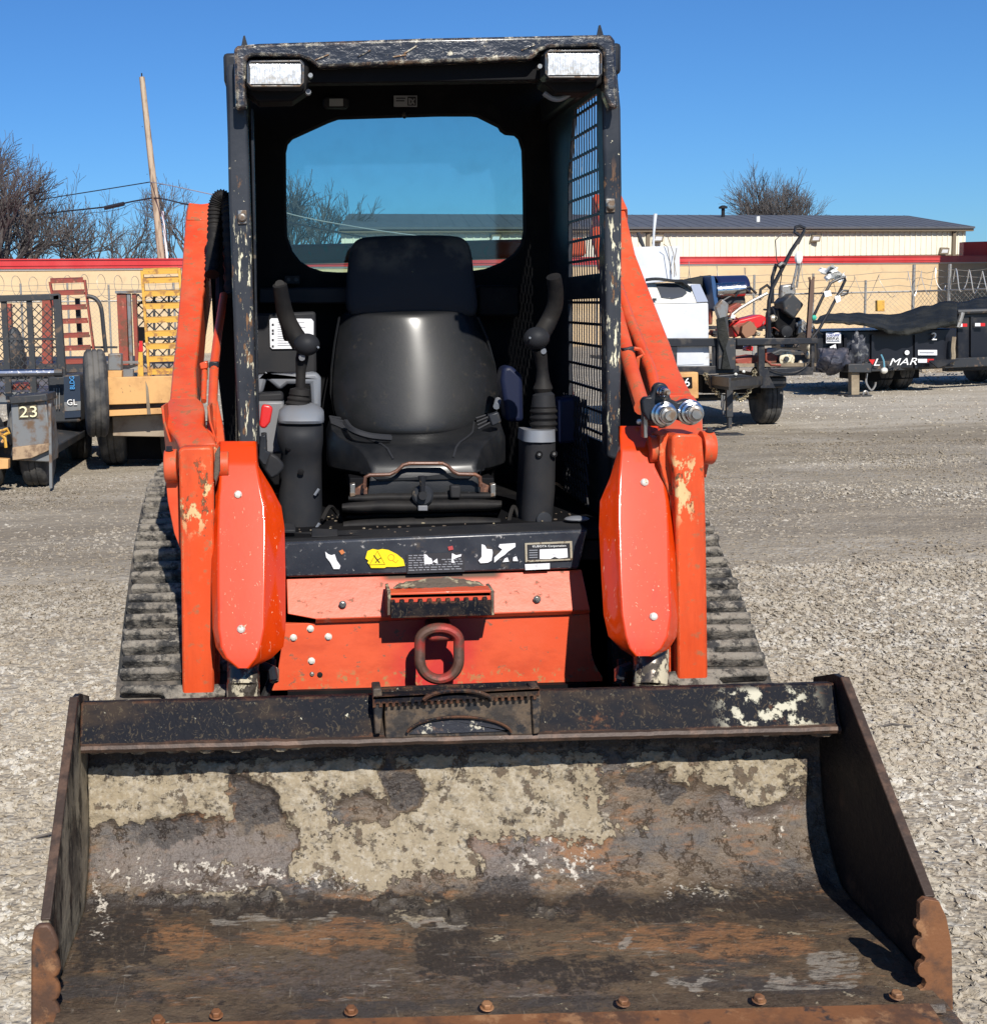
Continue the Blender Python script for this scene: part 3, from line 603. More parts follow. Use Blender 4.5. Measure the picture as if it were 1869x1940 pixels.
# step
b = B(); b.extr([P(736,1122,3.585), P(930,1116,3.585), P(930,1121,3.50), P(736,1126,3.50)], (0,0,-.012)); mk('step_top', b, m_fp, L0, bevel=.002)
b = B(); b.pp([(734,1124),(930,1118),(932,1140),(736,1146)], 3.50, .06); mk('step_riser', b, m_fp, L0, bevel=.002)
def tread_out():
    pts = [(740,1172),(740,1143)]
    n = 11
    for i in range(n):
        x0 = 740+192*i/n; x1 = 740+192*(i+.5)/n; x2 = 740+192*(i+1)/n; f = lambda x: 1143-.030*(x-740)
        pts += [(x0, f(x0)-5), (x1, f(x1)-5), (x1, f(x1)+1), (x2, f(x2)+1)]
    return pts+[(932,1166)]
b = B(); b.pp(tread_out(), 3.485, .095); mk('step_tread', b, m_bblk, L0, bevel=.002)
for x in (734, 930): b = B(); b.pp([(x,1120),(x+6,1119),(x+6,1165),(x,1166)], 3.495, .10); mk('step_bracket', b, m_mudd, L0, bevel=.001)
b = B(); rowsm = []
for j in range(10):
    rowsm.append([P(745+175*i/29, 1121-.03*175*i/29-20*math.sin(math.pi*min(1, (i+.5)/29))**.5*(j/9), 3.55+.055*j/9)+Vector((0, 0, .004+.010*abs(NV(Vector((i*.3, j*.4, 9))))-.014*(j/9)*0)) for i in range(30)])
b.grid(rowsm); mk('mud_on_step', b, m_mudd, L0, smooth=50)
# tow ring
b = B(); b.pp([(810,1186),(858,1184),(860,1214),(812,1216)], 3.505, .09); mk('tow_ring_bracket', b, m_ring, L0, bevel=.008)
pts = [P(x, y, 3.50) for x, y in arc(832, 1214, 37, 24, 0, 180, 14)]+[P(795, 1235, 3.50)]+[P(x, y, 3.50-.006) for x, y in arc(832, 1250, 37, 37, 180, 360, 18)]+[P(869,1235,3.50)]
mk('tow_ring', B().tube(pts, .0142, 12, close=True), m_ring, L0)

# --- sill with its stickers ---
b = B(); b.extr([P(538,1028,3.62), P(1112,1004,3.62), P(1096,1078,3.625), P(540,1094,3.625)], (0,.03,0)); sill = mk('door_sill', b, M('sill_black_paint', (.018,.022,.032), .32, 0, [
    dict(c=(.05,.055,.065), s=7, t=.5, w=.15, o=.6), dict(c=(.08,.06,.04), s=13, t=.64, w=.05, o=.6, r=.8, d=9), dict(c=(.3,.3,.29), s=90, t=.74, w=.02, o=.7, d=4), dict(c=(.30,.29,.28), s=60, t=.66, w=.05, edge=.005, ek=.16, r=.35)], [(10,.002)]), L0, bevel=.006)
b = B(); b.extr([P(538,1026,3.625), P(1112,1002,3.625), P(1112,1002,3.625)+Vector((0,.12,.005)), P(538,1026,3.625)+Vector((0,.12,.005))], (0,0,-.02)); mk('sill_top', b, m_plas, L0, bevel=.004)
SY = 3.618
def decal(name, pts, mat, Y=SY, par=None, d=.0012, **pr): return mk(name, B().pp(pts, Y, d), mat, par or sill, smooth=0, **pr)
SK = .985
decal('torn_sticker', [(616,1045),(622,1050),(628,1052),(634,1050),(638,1062),(645,1072),(643,1078),(632,1078),(626,1066),(618,1056)], m_whit)
decal('orange_sticker_scrap', [(642,1044),(649,1041),(653,1047),(647,1051)], M('orange_scrap', (.5,.16,.05), .5))
ye = decal('yellow_warning_sticker', [(696,1044),(706,1040),(716,1042),(724,1040),(736,1042),(752,1050),(764,1060),(767,1072),(750,1074),(732,1074),(728,1076),(703,1076),(700,1070),(696,1066),(698,1062),(692,1058)], m_yel)
mk('warning_triangle', B().tube([P(715,1044,SY-.001), P(700,1070,SY-.001), P(729,1069,SY-.001)], .0008, 4, close=True), m_ink, ye)
mk('warning_figure', B().tube([P(708,1052,SY-.001), P(714,1060,SY-.001), P(719,1066,SY-.001)], .0014, 4).tube([P(711,1066,SY-.001), P(716,1060,SY-.001), P(722,1057,SY-.001)], .001, 4), m_ink, ye)
mk('warning_symbol', B().tube([P(x, y, SY-.001) for x, y in arc(741, 1056, 6, 6, 0, 330, 12)], .0006, 4, close=True).tube([P(744,1062,SY-.001), P(750,1066,SY-.001), P(754,1061,SY-.001)], .0006, 4), M('faded_orange_ink', (.6,.25,.03), .5), ye)
dk = decal('black_instruction_sticker', [(770,1050),(870,1046),(879,1050),(880,1083),(771,1087)], M('dull_black_sticker', (.02,.02,.024), .6))
for i in range(7):
    y = 1052+i*4.6; b = B()
    x = 774
    while x < 872:
        w_ = 3+rnd.random()*9
        if not (804 < x < 836 and i < 4) and not (i < 2 and x > 800): b.pr(x, y-(x-770)*.03, min(x+w_, 876), y+1.6-(x-770)*.03, SY-.0008, .0006)
        x += w_+2.5
    mk('small_print_line', b, m_inkg, dk, smooth=0)
decal('torn_sticker', [(803,1050),(808,1051),(812,1056),(817,1058),(820,1066),(818,1068),(804,1069)], m_whit, SY-.0014, dk)
decal('torn_sticker', [(820,1064),(828,1058),(829,1068)], m_whit, SY-.0014, dk)
decal('torn_sticker', [(856,1048),(864,1052),(874,1050),(873,1054),(864,1057),(858,1060),(862,1066),(855,1066)], m_whit, SY-.0014, dk)
decal('red_scrap', [(848,1036),(857,1034),(859,1041),(850,1043)], M('red_scrap', (.35,.05,.05), .5))
decal('torn_sticker', [(912,1031),(918,1033),(922,1040),(932,1041),(933,1047),(931,1062),(924,1066),(910,1067),(906,1062),(912,1055)], m_whit)
decal('torn_sticker', [(946,1031),(976,1029),(976,1036),(962,1045),(956,1051),(948,1056),(936,1066),(936,1056),(946,1047),(951,1041),(944,1036)], m_whit)
decal('torn_sticker', [(952,1065),(956,1058),(961,1056),(964,1064)], m_whit)
decal('torn_sticker', [(971,1063),(972,1056),(978,1054),(981,1063)], m_whit)
np_ = decal('nameplate', [(994,1029),(1083,1025),(1084,1061),(995,1065)], m_cream, SY-.001)
decal('nameplate_field', [(998,1032),(1079,1029),(1080,1058),(999,1061)], m_ink, SY-.002, np_)
text('nameplate_lettering', 'KUBOTA Corporation', 1040, 1035, SY-.0035, 5, m_textw, np_, wpx=64)
decal('nameplate_white_field', [(1022,1041),(1074,1039),(1075,1056),(1058,1058),(1050,1055),(1042,1059),(1022,1059)], m_whit, SY-.0035, np_)
for i in range(4): decal('nameplate_line', [(1002,1042+i*4.5),(1018,1041.5+i*4.5),(1018,1043.2+i*4.5),(1002,1043.7+i*4.5)], m_inkg, SY-.0035, np_)
decal('serial_sticker', [(994,1069),(1041,1067),(1041,1078),(995,1080)], m_whit)

# --- cylinder covers ---
def cover(rows_, Y0):
    out = []
    for (y, a, a2, b2, b_, dy) in rows_:
        w_ = min(3., (b2-a2)*.2); r_ = []
        for x, f in ((a, 1.), (a+(a2-a)*.5, .55), (a2-2.4, .085), (a2-1.2,.03), (a2+.3,.006), (a2+w_*.6, .0), (a2+(b2-a2)*.5, -.0), (b2-w_*.6, .0), (b2-.3,.006), (b2+1.2,.03), (b2+2.4, .085), (b2+(b_-b2)*.5, .55), (b_, 1.)):
            dep = Y0+.235*(1268-y)/430.+dy*.35+f*(.012+.046*min(1, (b_-b2)/38. if x > (a+b_)/2 else (a2-a)/38.))
            r_.append(P(x, y, dep))
        out.append(r_)
    return B().grid(out)
lcv = [(837,416,421,481,486,.10),(852,414,421,482,487,.055),(874,412,420,483,488,.012),(884,411,420,484,489,.0),(925,405,418,492,514,-.002),(960,402,416,500,532,-.003),(1000,402,415,502,538,-.003),(1100,402,415,501,540,-.003),(1190,404,416,499,540,-.002),(1225,410,421,492,536,.0),(1246,424,431,484,514,.004),(1266,450,454,468,474,.012)]
rcv = [(808,1172,1177,1241,1246,.10),(826,1172,1177,1243,1248,.055),(846,1172,1178,1246,1250,.012),(858,1170,1178,1247,1251,.0),(905,1156,1174,1254,1266,-.002),(950,1137,1172,1261,1273,-.003),(1000,1135,1172,1263,1276,-.003),(1100,1140,1175,1265,1279,-.003),(1165,1144,1179,1268,1283,-.002),(1205,1153,1186,1262,1280,.0),(1228,1176,1194,1250,1266,.004),(1243,1200,1206,1230,1240,.012)]
for rws, bl, lab in ((lcv, ((451,937),(457,1192)), 'left'), (rcv, ((1220,914),(1237,1168)), 'right')):
    cv = mk('cylinder_cover', cover(rws, 3.22), m_cov, L0, smooth=40, solid=.004, label='bent glossy orange guard over the %s tilt cylinder' % lab)
    cv.modifiers.new('wn', 'WEIGHTED_NORMAL').keep_sharp = True
    for px, py in bl:
        hexbolt('cover_bolt', P(px, py, 3.217+.235*(1268-py)/430.), .0105, .010, m_zinc, cv, dome=True)
# tilt cylinders
for (px0, px1) in ((430,492),(1199,1266)):
    c = (px0+px1)/2; top = P(c, 1120, 3.40); bot = P(c, 1345, 3.30); r_ = (px1-px0)/2/FPX*3.35
    cy_ = mk('tilt_cylinder', B().tube([top, P(c, 1298, 3.305)], r_, 24), m_cyl, L0)
    b = B(); b.tube([P(c, 1293, 3.306), bot], [r_*1.03, r_*1.03], 24); mk('cylinder_gland', b, m_cyl, cy_)
    b = B(); b.tube([bot, bot+Vector((0,-.02,-.18))], r_*.55, 16); mk('cylinder_rod', b, m_chr, cy_)
# fittings beside the cylinders
for px, s in ((512, 1), (1180, -1)):
    mk('hose_fitting', B().tube([P(px-12*s,1262,3.36), P(px+4*s,1268,3.34), P(px+6*s,1285,3.34)], .012, 8), m_blk, L0)
    mk('hose_fitting', B().tube([P(px+6*s,1268,3.37), P(px+8*s,1292,3.35)], [.015,.011], 6), m_steel, L0)
    mk('hydraulic_hose', B().tube([P(px+4*s,1250,3.45), P(px+2*s,1290,3.42), P(px-20*s,1340,3.38)], .011, 8), m_rub, L0)

# --- lift arms ---
def ribbon(pairs, vec):
    b = B(); rws = []
    for (xa, ya, xb, yb_, Y) in pairs:
        a, c = P(xa, ya, Y), P(xb, yb_, Y); v = Vector(vec(Y) if callable(vec) else vec)
        rws.append([a, a*.93+c*.07+Vector((0,-.003,.003)), a*.5+c*.5+Vector((0,-.003,.003)), c*.93+a*.07+Vector((0,-.003,.003)), c, c+v, a+v])
    b.grid(rws, True); n = len(rws); b.f += [list(range(7))[::-1], [(n-1)*7+k for k in range(7)]]; return b
va = lambda Y: (0, .045, -.135)
LA = [(356,388,404,388,5.04),(352,410,404,408,4.98),(346,493,397,492,4.72),(341,560,386,560,4.50),(332,660,377,660,4.12),(327,700,372,700,3.97),(322,758,374,758,3.76)]
RA = [(1122,372,1176,368,5.04),(1128,396,1182,392,4.98),(1150,480,1203,482,4.72),(1172,560,1233,560,4.50),(1214,660,1270,655,4.12),(1228,700,1285,700,3.97),(1246,752,1312,752,3.76)]
arms = []
for k, pr_ in enumerate((LA, RA)):
    arm = mk('lift_arm', ribbon(pr_, va), m_or, L0, smooth=35, bevel=.004, label='faded orange lift arm on the %s of the cab' % ('left' if k == 0 else 'right')); arms.append(arm)
    b = B(); e = pr_[0]; 
    mk('arm_heel', ribbon([(e[0],e[1],e[2],e[3],5.04),(e[0]+4,e[1]+14,e[2]+1,e[3]+14,5.14),(e[0]+6,e[1]+55,e[2],e[3]+55,5.17)], lambda Y: (0,-.10,-.06)), m_or, arm, bevel=.005)
# elbows
b = ribbon([(322,756,376,756,3.77),(314,768,385,764,3.72),(308,790,388,775,3.64),(312,806,386,806,3.56),(334,832,403,826,3.47),(342,850,410,842,3.42)], (0,.06,-.11)); mk('arm_elbow', b, m_or, arms[0], bevel=.004)
b = ribbon([(1244,750,1314,750,3.77),(1246,766,1322,762,3.72),(1254,790,1330,784,3.62),(1260,820,1331,818,3.50),(1264,836,1328,836,3.44)], (0,.06,-.11)); mk('arm_elbow', b, m_or, arms[1], bevel=.004)
for px in (305, 392): b = B(); b.pp([(px,770),(px+4,800),(px+16,838),(px+20,838),(px+8,798),(px+5,768)], 3.52, .12); mk('elbow_rib', b, m_or, arms[0], bevel=.002)
# lower legs
b = B(); b.pp([(338,852),(348,848),(398,846),(404,852),(405,1000),(406,1345),(346,1345),(343,1050),(339,880)], 3.36, .17); mk('arm_leg', b, m_orw, arms[0], bevel=.006)
b = B(); b.pp([(405,846),(412,850),(414,905),(405,930),(412,1000),(416,1345),(407,1345),(406,900)], 3.40, .12); mk('arm_inner_plate', b, m_orw, arms[0], bevel=.002)
b = B(); b.pp([(1272,828),(1282,822),(1320,822),(1330,830),(1334,880),(1337,1000),(1341,1320),(1283,1320),(1280,960),(1278,900),(1272,868)], 3.36, .17); mk('arm_leg', b, m_orw, arms[1], bevel=.006)
b = B(); b.pp([(1250,826),(1262,820),(1270,830),(1271,870),(1279,900),(1280,1320),(1266,1320),(1268,940),(1255,900),(1248,870)], 3.40, .12); mk('arm_inner_plate', b, m_orw, arms[1], bevel=.002)
b = B(); b.pp([(412,850),(416,848),(416,895),(409,915),(405,905),(407,860)], 3.35, .04); mk('grease_stained_boss', b, m_mudd, arms[0], bevel=.003)
# pins
for px, py, s, arm in ((329,883,-1,arms[0]), (1334,848,1,arms[1])):
    p = P(px, py, 3.44); b = B(); b.lathe(p-Vector((s*.01,0,0)), (s,0,0), [(0,.043),(.026,.043),(.032,.040)], 26); b.lathe(p-Vector((s*.14,0,0)), (s,0,0), [(0,.034),(.12,.034)], 18)
    mk('pivot_pin', b, m_or, arm, bevel=.002)
    hexbolt('pin_bolt', p+Vector((s*.008,-.012,.040)), .008, .012, m_blk, arm, ax=(0,0,1))
b = B(); b.extr([P(314,905,3.44),P(338,905,3.44),P(345,1048,3.44),P(330,1010,3.44),P(318,950,3.44)], (.0,.05,0)); mk('arm_gusset', b, m_or, arms[0], bevel=.002)
b = B(); b.extr([P(1333,880,3.46),P(1342,880,3.46),P(1336,905,3.46)], (0,.03,0)); mk('arm_gusset', b, m_or, arms[1])
for s, px in ((-1,382),(1,1302)): b = B(); b.pp([(px,1332),(px+5,1322),(px+8,1338),(px+6,1346),(px,1346)], 3.35, .006); mk('weld_tab', b, m_rim, arms[0 if s < 0 else 1])
# tubes running along the arms
def clampd(pts, r_, arm, name='hydraulic_tube'):
    return mk(name, B().tube([P(x, y, Y) for x, y, Y in pts], r_, 12), m_or, arm)
clampd([(424,560,4.40),(412,640,4.12),(406,692,3.92),(402,800,3.62),(398,838,3.50)], .013, arms[0])
clampd([(388,690,3.96),(386,760,3.80)], .008, arms[0])
b = B(); b.pp([(395,686),(413,685),(414,697),(396,698)], 3.89, .05); mk('tube_clamp', b, m_blk, arms[0], bevel=.003)
b = B(); b.pp([(378,688),(392,684),(394,698),(380,700)], 3.92, .05); mk('tube_bracket', b, m_or, arms[0], bevel=.003)
b = B(); b.extr([P(410,750,3.74),P(422,806,3.60),P(426,840,3.52),P(410,846,3.50)], (0,.02,0)); mk('inner_arm_plate', b, m_or, arms[0], bevel=.002)
clampd([(1130,440,4.72),(1160,570,4.30),(1184,660,4.02),(1200,720,3.80),(1216,772,3.62)], .022, arms[1])
clampd([(1170,540,4.4),(1190,600,4.2),(1232,700,3.9),(1245,760,3.7)], .016, arms[1])
b = B(); b.pp([(1180,660),(1202,656),(1204,668),(1184,671)], 3.95, .06); mk('tube_clamp', b, m_blk, arms[1], bevel=.003)
mk('tube_bracket', B().tube([P(x,y,3.95) for x,y in ((1200,660),(1212,662),(1218,672),(1208,678),(1206,700))], .006, 6), m_or, arms[1])
# hoses behind the left of the cab
hp = [(402,520,4.50),(406,440,4.60),(407,398,4.62),(412,378,4.62),(420,372,4.62),(429,380,4.62),(433,400,4.60),(436,470,4.55),(438,560,4.5)]
def spline(pts, n):
    out = []
    for k in range(n):
        t = k/(n-1)*(len(pts)-1); i = min(int(t), len(pts)-2); f = t-i; p0, p1, p2, p3 = pts[max(i-1, 0)], pts[i], pts[i+1], pts[min(i+2, len(pts)-1)]
        out.append(tuple(.5*(2*p1[j]+(-p0[j]+p2[j])*f+(2*p0[j]-5*p1[j]+4*p2[j]-p3[j])*f*f+(-p0[j]+3*p1[j]-3*p2[j]+p3[j])*f**3) for j in range(len(p1))))
    return out
hs_ = [P(*q) for q in spline(hp, 150)]
mk('hydraulic_hose', B().tube(hs_, [.021+.0035*(i % 4 < 2) for i in range(150)], 12), m_rub, L0)
mk('hydraulic_hose', B().tube([P(*q) for q in spline([(418,600,4.45),(420,500,4.6),(424,420,4.66),(430,400,4.66),(440,430,4.6)], 40)], .018, 10), m_rub, L0)
b = B(); b.pp([(398,500),(445,470),(445,840),(428,840),(405,640)], 4.66, .05); mk('side_shroud', b, m_int, L0)
b = B(); b.pp([(1166,560),(1190,640),(1215,760),(1215,830),(1160,830),(1150,560)], 4.3, .05); mk('side_shroud', b, m_int, L0)
# hydraulic coupler block
cb = B(); cb.pp([(1216,760),(1222,752),(1232,752),(1238,740)]+arc(1252, 742, 15, 17, 160, 20, 8)+[(1270,756),(1284,762)]+arc(1303, 779, 24, 23, 110, -80, 10)+[(1296,800),(1275,794),(1262,803)]+[(1240,803),(1226,795),(1218,780)], 3.38, .03)
coup = mk('coupler_block', cb, m_blk, L0, bevel=.004)
for px, py, r_ in ((1252,741,.013),(1255,784,.030),(1305,781,.030)):
    c = P(px, py, 3.38); mk('coupler', B().lathe(c, (0,-1,0), [(0,r_*1.05),(.012,r_*1.05),(.014,r_*.92),(.030,r_*.90),(.032,r_*.74),(.052,r_*.70)], 24), m_chr, coup)
    mk('coupler_cap', B().lathe(c+Vector((0,-.045,0)), (0,-1,0), [(0,r_*.72),(.012,r_*.62),(.014,r_*.42),(.022,r_*.40)], 20), m_steel, coup)
b = B(); b.pr(1219,762,1227,830,3.40,.03); mk('coupler_bracket', b, m_steel, L0, bevel=.002)
b = B(); b.ball(P(1210,799,3.5), .007,.007,.007); mk('grease_cap', b, m_zinc, L0)
# ------------------------------------------------------------------ cab
YC = 3.70
XLI, XRI = -.165, .862                         # side planes of the cab
# posts
b = B(); b.pp([(429,135),(432,120),(467,120),(468,205),(473,360),(488,842),(452,846),(441,560),(433,360)], YC, .075); pl_ = mk('cab_post', b, m_post, L0, bevel=.008, seg=3)
b = B(); b.pp([(1140,150),(1163,120),(1171,150),(1176,205),(1178,360),(1177,600),(1175,862),(1164,872),(1150,866),(1148,600),(1144,360)], YC, .075); pr_ = mk('cab_post', b, m_post, L0, bevel=.008, seg=3)
for (px, py, po) in ((459,412,pl_), (1156,390,pr_)):
    b = B(); b.pp([(px-9,py-14),(px+8,py-14),(px+9,py+12),(px-8,py+13)], YC-.006, .008); mt = mk('post_mount', b, m_steel, po, bevel=.002)
    hexbolt('mount_bolt', P(px, py, YC-.006), .0125, .012, m_steel, po, dome=True)
# inner channel beside the left post
b = B(); b.pp([(474,205),(480,205),(492,842),(487,842),(479,420)], YC+.04, .03); mk('post_channel', b, m_blk, L0, bevel=.002)
# rear posts and roof rails
for X in (XLI-.0, XRI): b = B(); b.box(X-.03, X+.03, 4.70, 4.76, .76, 2.06); mk('rear_post', b, m_blk, L0, bevel=.006)
# header and roof
hd = [(443,92),(450,86),(490,82),(800,72),(1140,65),(1158,66),(1165,76),(1168,150),(1172,205),(1155,205),(1145,180),(1142,96),(1130,88),(1040,91),(1022,97),(1010,112),(850,118),(602,128),(585,114),(566,108),(478,106),(467,112),(468,205),(446,206)]
b = B(); b.pp(hd, 3.64, .045); head = mk('roof_header', b, m_head, L0, bevel=.008, seg=3, label='dented black roof beam with chipped paint')
# dents on the header: shallow folds
for (px, py, a) in ((690,100,20),(757,100,-18),(778,94,30),(1000,88,12),(1040,98,-30),(610,106,10)):
    p = P(px, py, 3.639); b = B(); b.bar(p+Vector((-.018, 0, -.010)), p+Vector((.018*math.cos(R(a)), 0, .018*math.sin(R(a)))), .006, .004); mk('dent_fold', b, m_head, head, bevel=.0018)
def rp(x, y, z): return Vector((x, y, z))
xa, xb = P(430,120,3.68).x, P(1176,120,3.68).x
b = B(); b.extr([P(444,104,3.68), P(464,86,3.68), P(1158,66,3.68), P(1166,96,3.68), P(1166,106,3.68), P(444,112,3.68)], (0,1.12,.10)); mk('roof_panel', b, m_blk, L0, bevel=.01)
b = B(); b.extr([P(455,118,3.69), P(1160,112,3.69), P(1160,150,3.69), P(455,160,3.69)], (0,.05,0)); mk('inner_header', b, m_int, L0, bevel=.004)
b = B(); b.extr([P(460,122,3.74), P(1150,112,3.74), P(1150,116,3.74), P(460,126,3.74)], (0,.98,.10)); mk('headliner', b, m_int, L0)
for px, py in ((462,86),(1135,66)): b = B(); b.pp([(px-5,py+2),(px-1,py-18),(px+2,py-19),(px+8,py+2)], 3.70, .006); mk('roof_fin', b, m_blk, L0)
for X, s in ((XLI, -1), (XRI, 1)):
    b = B(); b.box(X-.022-.012*s, X+.022-.012*s, 3.72, 4.72, 1.97, 2.05); mk('roof_rail', b, m_blk, L0, bevel=.01)
# work lights
for (x0, y0, x1, y1, s) in ((470,117,574,163,-1), (1034,97,1138,146,1)):
    b = B(); b.pp([(x0-8,y0-5),(x1+8,y0-8),(x1+12,y0+4),(x1+10,y1+8),(x1-20,y1+28),(x0+20,y1+30),(x0-6,y1+10)], 3.66, .10); hs2 = mk('work_light', b, m_int, L0, bevel=.006)
    o_ = [(x0+6,y0),(x1-6,y0-1),(x1,y0+6),(x1,y1-7),(x1-6,y1),(x0+6,y1),(x0,y1-7),(x0,y0+7)]
    rg = [P(x, y, 3.60) for x, y in o_]; mk('light_bezel', B().pp([(x+(1 if x > (x0+x1)/2 else -1)*3, y+(1 if y > (y0+y1)/2 else -1)*3) for x, y in o_], 3.603, .07), m_blk, hs2, bevel=.003)
    mk('light_rim', B().tube(rg, .0022, 6, close=True), m_steel, hs2)
    b = B(); rws = []
    for j in range(17):
        rws.append([P(x0+4+(x1-x0-8)*i/40, y0+4+(y1-y0-8)*j/16, 3.599-.004*math.sin(math.pi*i/40)*math.sin(math.pi*j/16)+.0012*((i % 2)-.5)*(j > 0)) for i in range(41)])
    mk('lens', b.grid(rws), m_lens, hs2, smooth=0)
    mk('light_knob', B().lathe(P(x1+14 if s < 0 else x0-14, y1-18, 3.64), (0,-1,0), [(0,.007),(.02,.006)], 10), m_steel, hs2)
mk('grab_loop', B().tube([P(1030+50*t, 176+12*math.sin(math.pi*t), 3.72) for t in [i/12 for i in range(13)]], .0075, 10), m_grey, L0)
mk('light_bracket_end', B().lathe(P(584,176,3.68), (0,-1,0), [(0,.008),(.02,.007)], 10), m_grey, L0)

# rear wall with window
win = [(537,290),(541,272),(552,260),(620,229),(640,222),(700,220),(830,216),(892,216),(905,218),(945,238),(950,246),(957,251),(975,253),(985,262),(992,285),(994,350),(995,440),(990,465),(975,485),(950,502),(920,514),(890,519),(640,521),(610,519),(585,511),(565,498),(550,478),(540,450),(538,400)]
YW = 4.70
outer = [Vector((XLI, YW, 2.14)), Vector((XRI, YW, 2.14)), Vector((XRI, YW, .76)), Vector((XLI, YW, .76))]
wp = [P(x, y, YW) for x, y in win]
bm = bmesh.new()
def loop(pts): 
    vs = [bm.verts.new(p) for p in pts]; return vs, [bm.edges.new((vs[i], vs[(i+1) % len(vs)])) for i in range(len(vs))]
v1, e1 = loop(outer); v2, e2 = loop(wp)
bmesh.ops.triangle_fill(bm, use_beauty=True, use_dissolve=False, edges=e1+e2)
bm.verts.index_update(); b = B(); b.add([v.co.copy() for v in bm.verts], [[v.index for v in f.verts] for f in bm.faces]); bm.free()
rear = mk('rear_wall', b, m_int, L0, smooth=0, solid=.03)
g_ = mk('rear_window', B().extr([P(x, y, YW+.004) for x, y in win], (0,.004,0)), m_glass, L0, smooth=0, label='blue tinted rear window glass')
mk('window_seal', B().tube(wp, .009, 8, close=True), m_rub, rear)
b = B(); b.pr(746,181,790,202,4.66,.008); st = mk('ceiling_label', b, M('grey_label', (.28,.28,.28), .6), L0)
mk('label_print', B().pr(772,183,788,200,4.657,.002).pr(750,185,768,187,4.657,.002).pr(750,190,766,192,4.657,.002), m_ink, st)
mk('label_mark', B().pr(774,186,777,198,4.654,.002).bar(P(778,187,4.654), P(785,198,4.654), .004).bar(P(785,187,4.654), P(778,198,4.654), .004), M('grey_label2', (.28,.28,.28), .6), st)
b = B(); b.pp([(612,188),(618,184),(655,184),(661,188),(661,200),(655,204),(618,204),(612,200)], 4.60, .05); dm = mk('dome_light', b, m_plas, L0, bevel=.004)
mk('dome_lens', B().pr(624,187,650,201,4.596,.004), M('dome_lens_plastic', (.3,.3,.28), .3), dm)
mk('latch_knob', B().ball(P(766,218,4.66), .008,.008,.012), m_blk, L0)
b = B(); b.pp([(539,522),(568,522),(568,538),(539,538)], 4.62, .03); br = mk('wall_bracket', b, m_plas, L0, bevel=.002)
for px in (547, 561): mk('bracket_hole', B().lathe(P(px,530,4.619), (0,-1,0), [(0,.007),(.003,.006)], 12), m_ink, br)
# lower rear wall details
b = B(); b.pr(490,545,660,575,4.55,.12); mk('rear_shelf', b, m_plas, L0, bevel=.006)
b = B(); b.pr(905,540,985,600,4.55,.12); mk('rear_shelf', b, m_int, L0, bevel=.01)

# side screens
def side_screen(X, s, lab):
    Y0, Y1 = 3.775, 4.70; Ys = 4.36
    f = B()
    f.box(X-.006, X+.006, Y0-.03, Y0+.012, .80, 2.02); f.box(X-.006, X+.006, Ys, Y1, .78, 2.02)
    f.box(X-.006, X+.006, Y0, Ys, 1.955, 2.02); f.box(X-.008, X+.008, Y0, Ys, 1.385, 1.455); f.box(X-.006, X+.006, Y0, Ys, .76, .98)
    f.extr([(X-.006,Ys-.09,1.96),(X-.006,Ys+.01,1.96),(X-.006,Ys+.01,1.74)], (.012,0,0))
    pan = mk('side_panel', f, m_blk, L0, bevel=.002, label=lab)
    m_ = B()
    z0, z1 = .98, 1.955
    n = 15
    for i in range(1, n+1):
        y = Y0+.012+(Ys-Y0-.012)*i/(n+1); pts = []
        for k in range(46):
            z = z0+(z1-z0)*k/45; wv = .006*math.sin(z*55)*sstep(z, 1.0, 1.1)*(1-sstep(z, 1.70, 1.9))*(.5+.5*math.sin(z*17+1))
            pts.append(Vector((X, y+wv, z)))
        m_.tube(pts, .0022, 4)
    z = z0+.02
    while z < z1:
        if not 1.38 < z < 1.46: m_.bar((X-.003, Y0, z), (X-.003, Ys, z+.004), .004, .008)
        z += .062
    mk('screen_mesh', m_, m_blk, pan, smooth=50)
side_screen(XRI, 1, 'black side panel with wavy safety mesh')
side_screen(XLI, -1, 'black side panel on the left with safety mesh')
# diagonal expanded screen low at the right side
b = B()
for i in range(9):
    for j in range(10):
        y = 3.85+i*.04+(j % 2)*.02; z = .80+j*.03; b.bar((XRI-.05, y, z), (XRI-.05, y+.02, z+.03), .004); b.bar((XRI-.05, y+.02, z+.03), (XRI-.05, y+.04, z), .004)
mk('expanded_screen', b, m_plas, L0, smooth=0)
b = B(); b.box(XLI, XRI, 3.66, 4.72, .735, .765); mk('cab_floor', b, m_int, L0)

def spline3(p, n): return spline(p, n)
# --- seat ---
def shell(rws_, Y, bulge, lean, n=33, thick=.10):
    out = []; ym = sum(r_[0] for r_ in rws_)/len(rws_); nr = len(rws_)
    for j, (y, x0, x1) in enumerate(rws_):
        c_ = P((x0+x1)/2, y, Y); hw = (P(x1, y, Y).x-P(x0, y, Y).x)/2; v = -1+2*j/(nr-1); row = []
        for i in range(n):
            u = -1+2*i/(n-1); su = math.sin(u*math.pi/2)
            f = (1-.68*su*su-.32*abs(su)**9)*(1-.85*abs(v)**8)
            row.append(c_+Vector((hw*su, -bulge*f+lean*(c_.z-zc_(Y, ym)), 0)))
        row += [c_+Vector((hw*.98, thick+lean*(c_.z-zc_(Y, ym)), 0)), c_+Vector((-hw*.98, thick+lean*(c_.z-zc_(Y, ym)), 0))]
        out.append(row)
    b = B().grid(out, True); m = len(out[0]); b.f += [list(range(m))[::-1], [(nr-1)*m+k for k in range(m)]]; return b
def zc_(Y, ym): return P(790, ym, Y).z
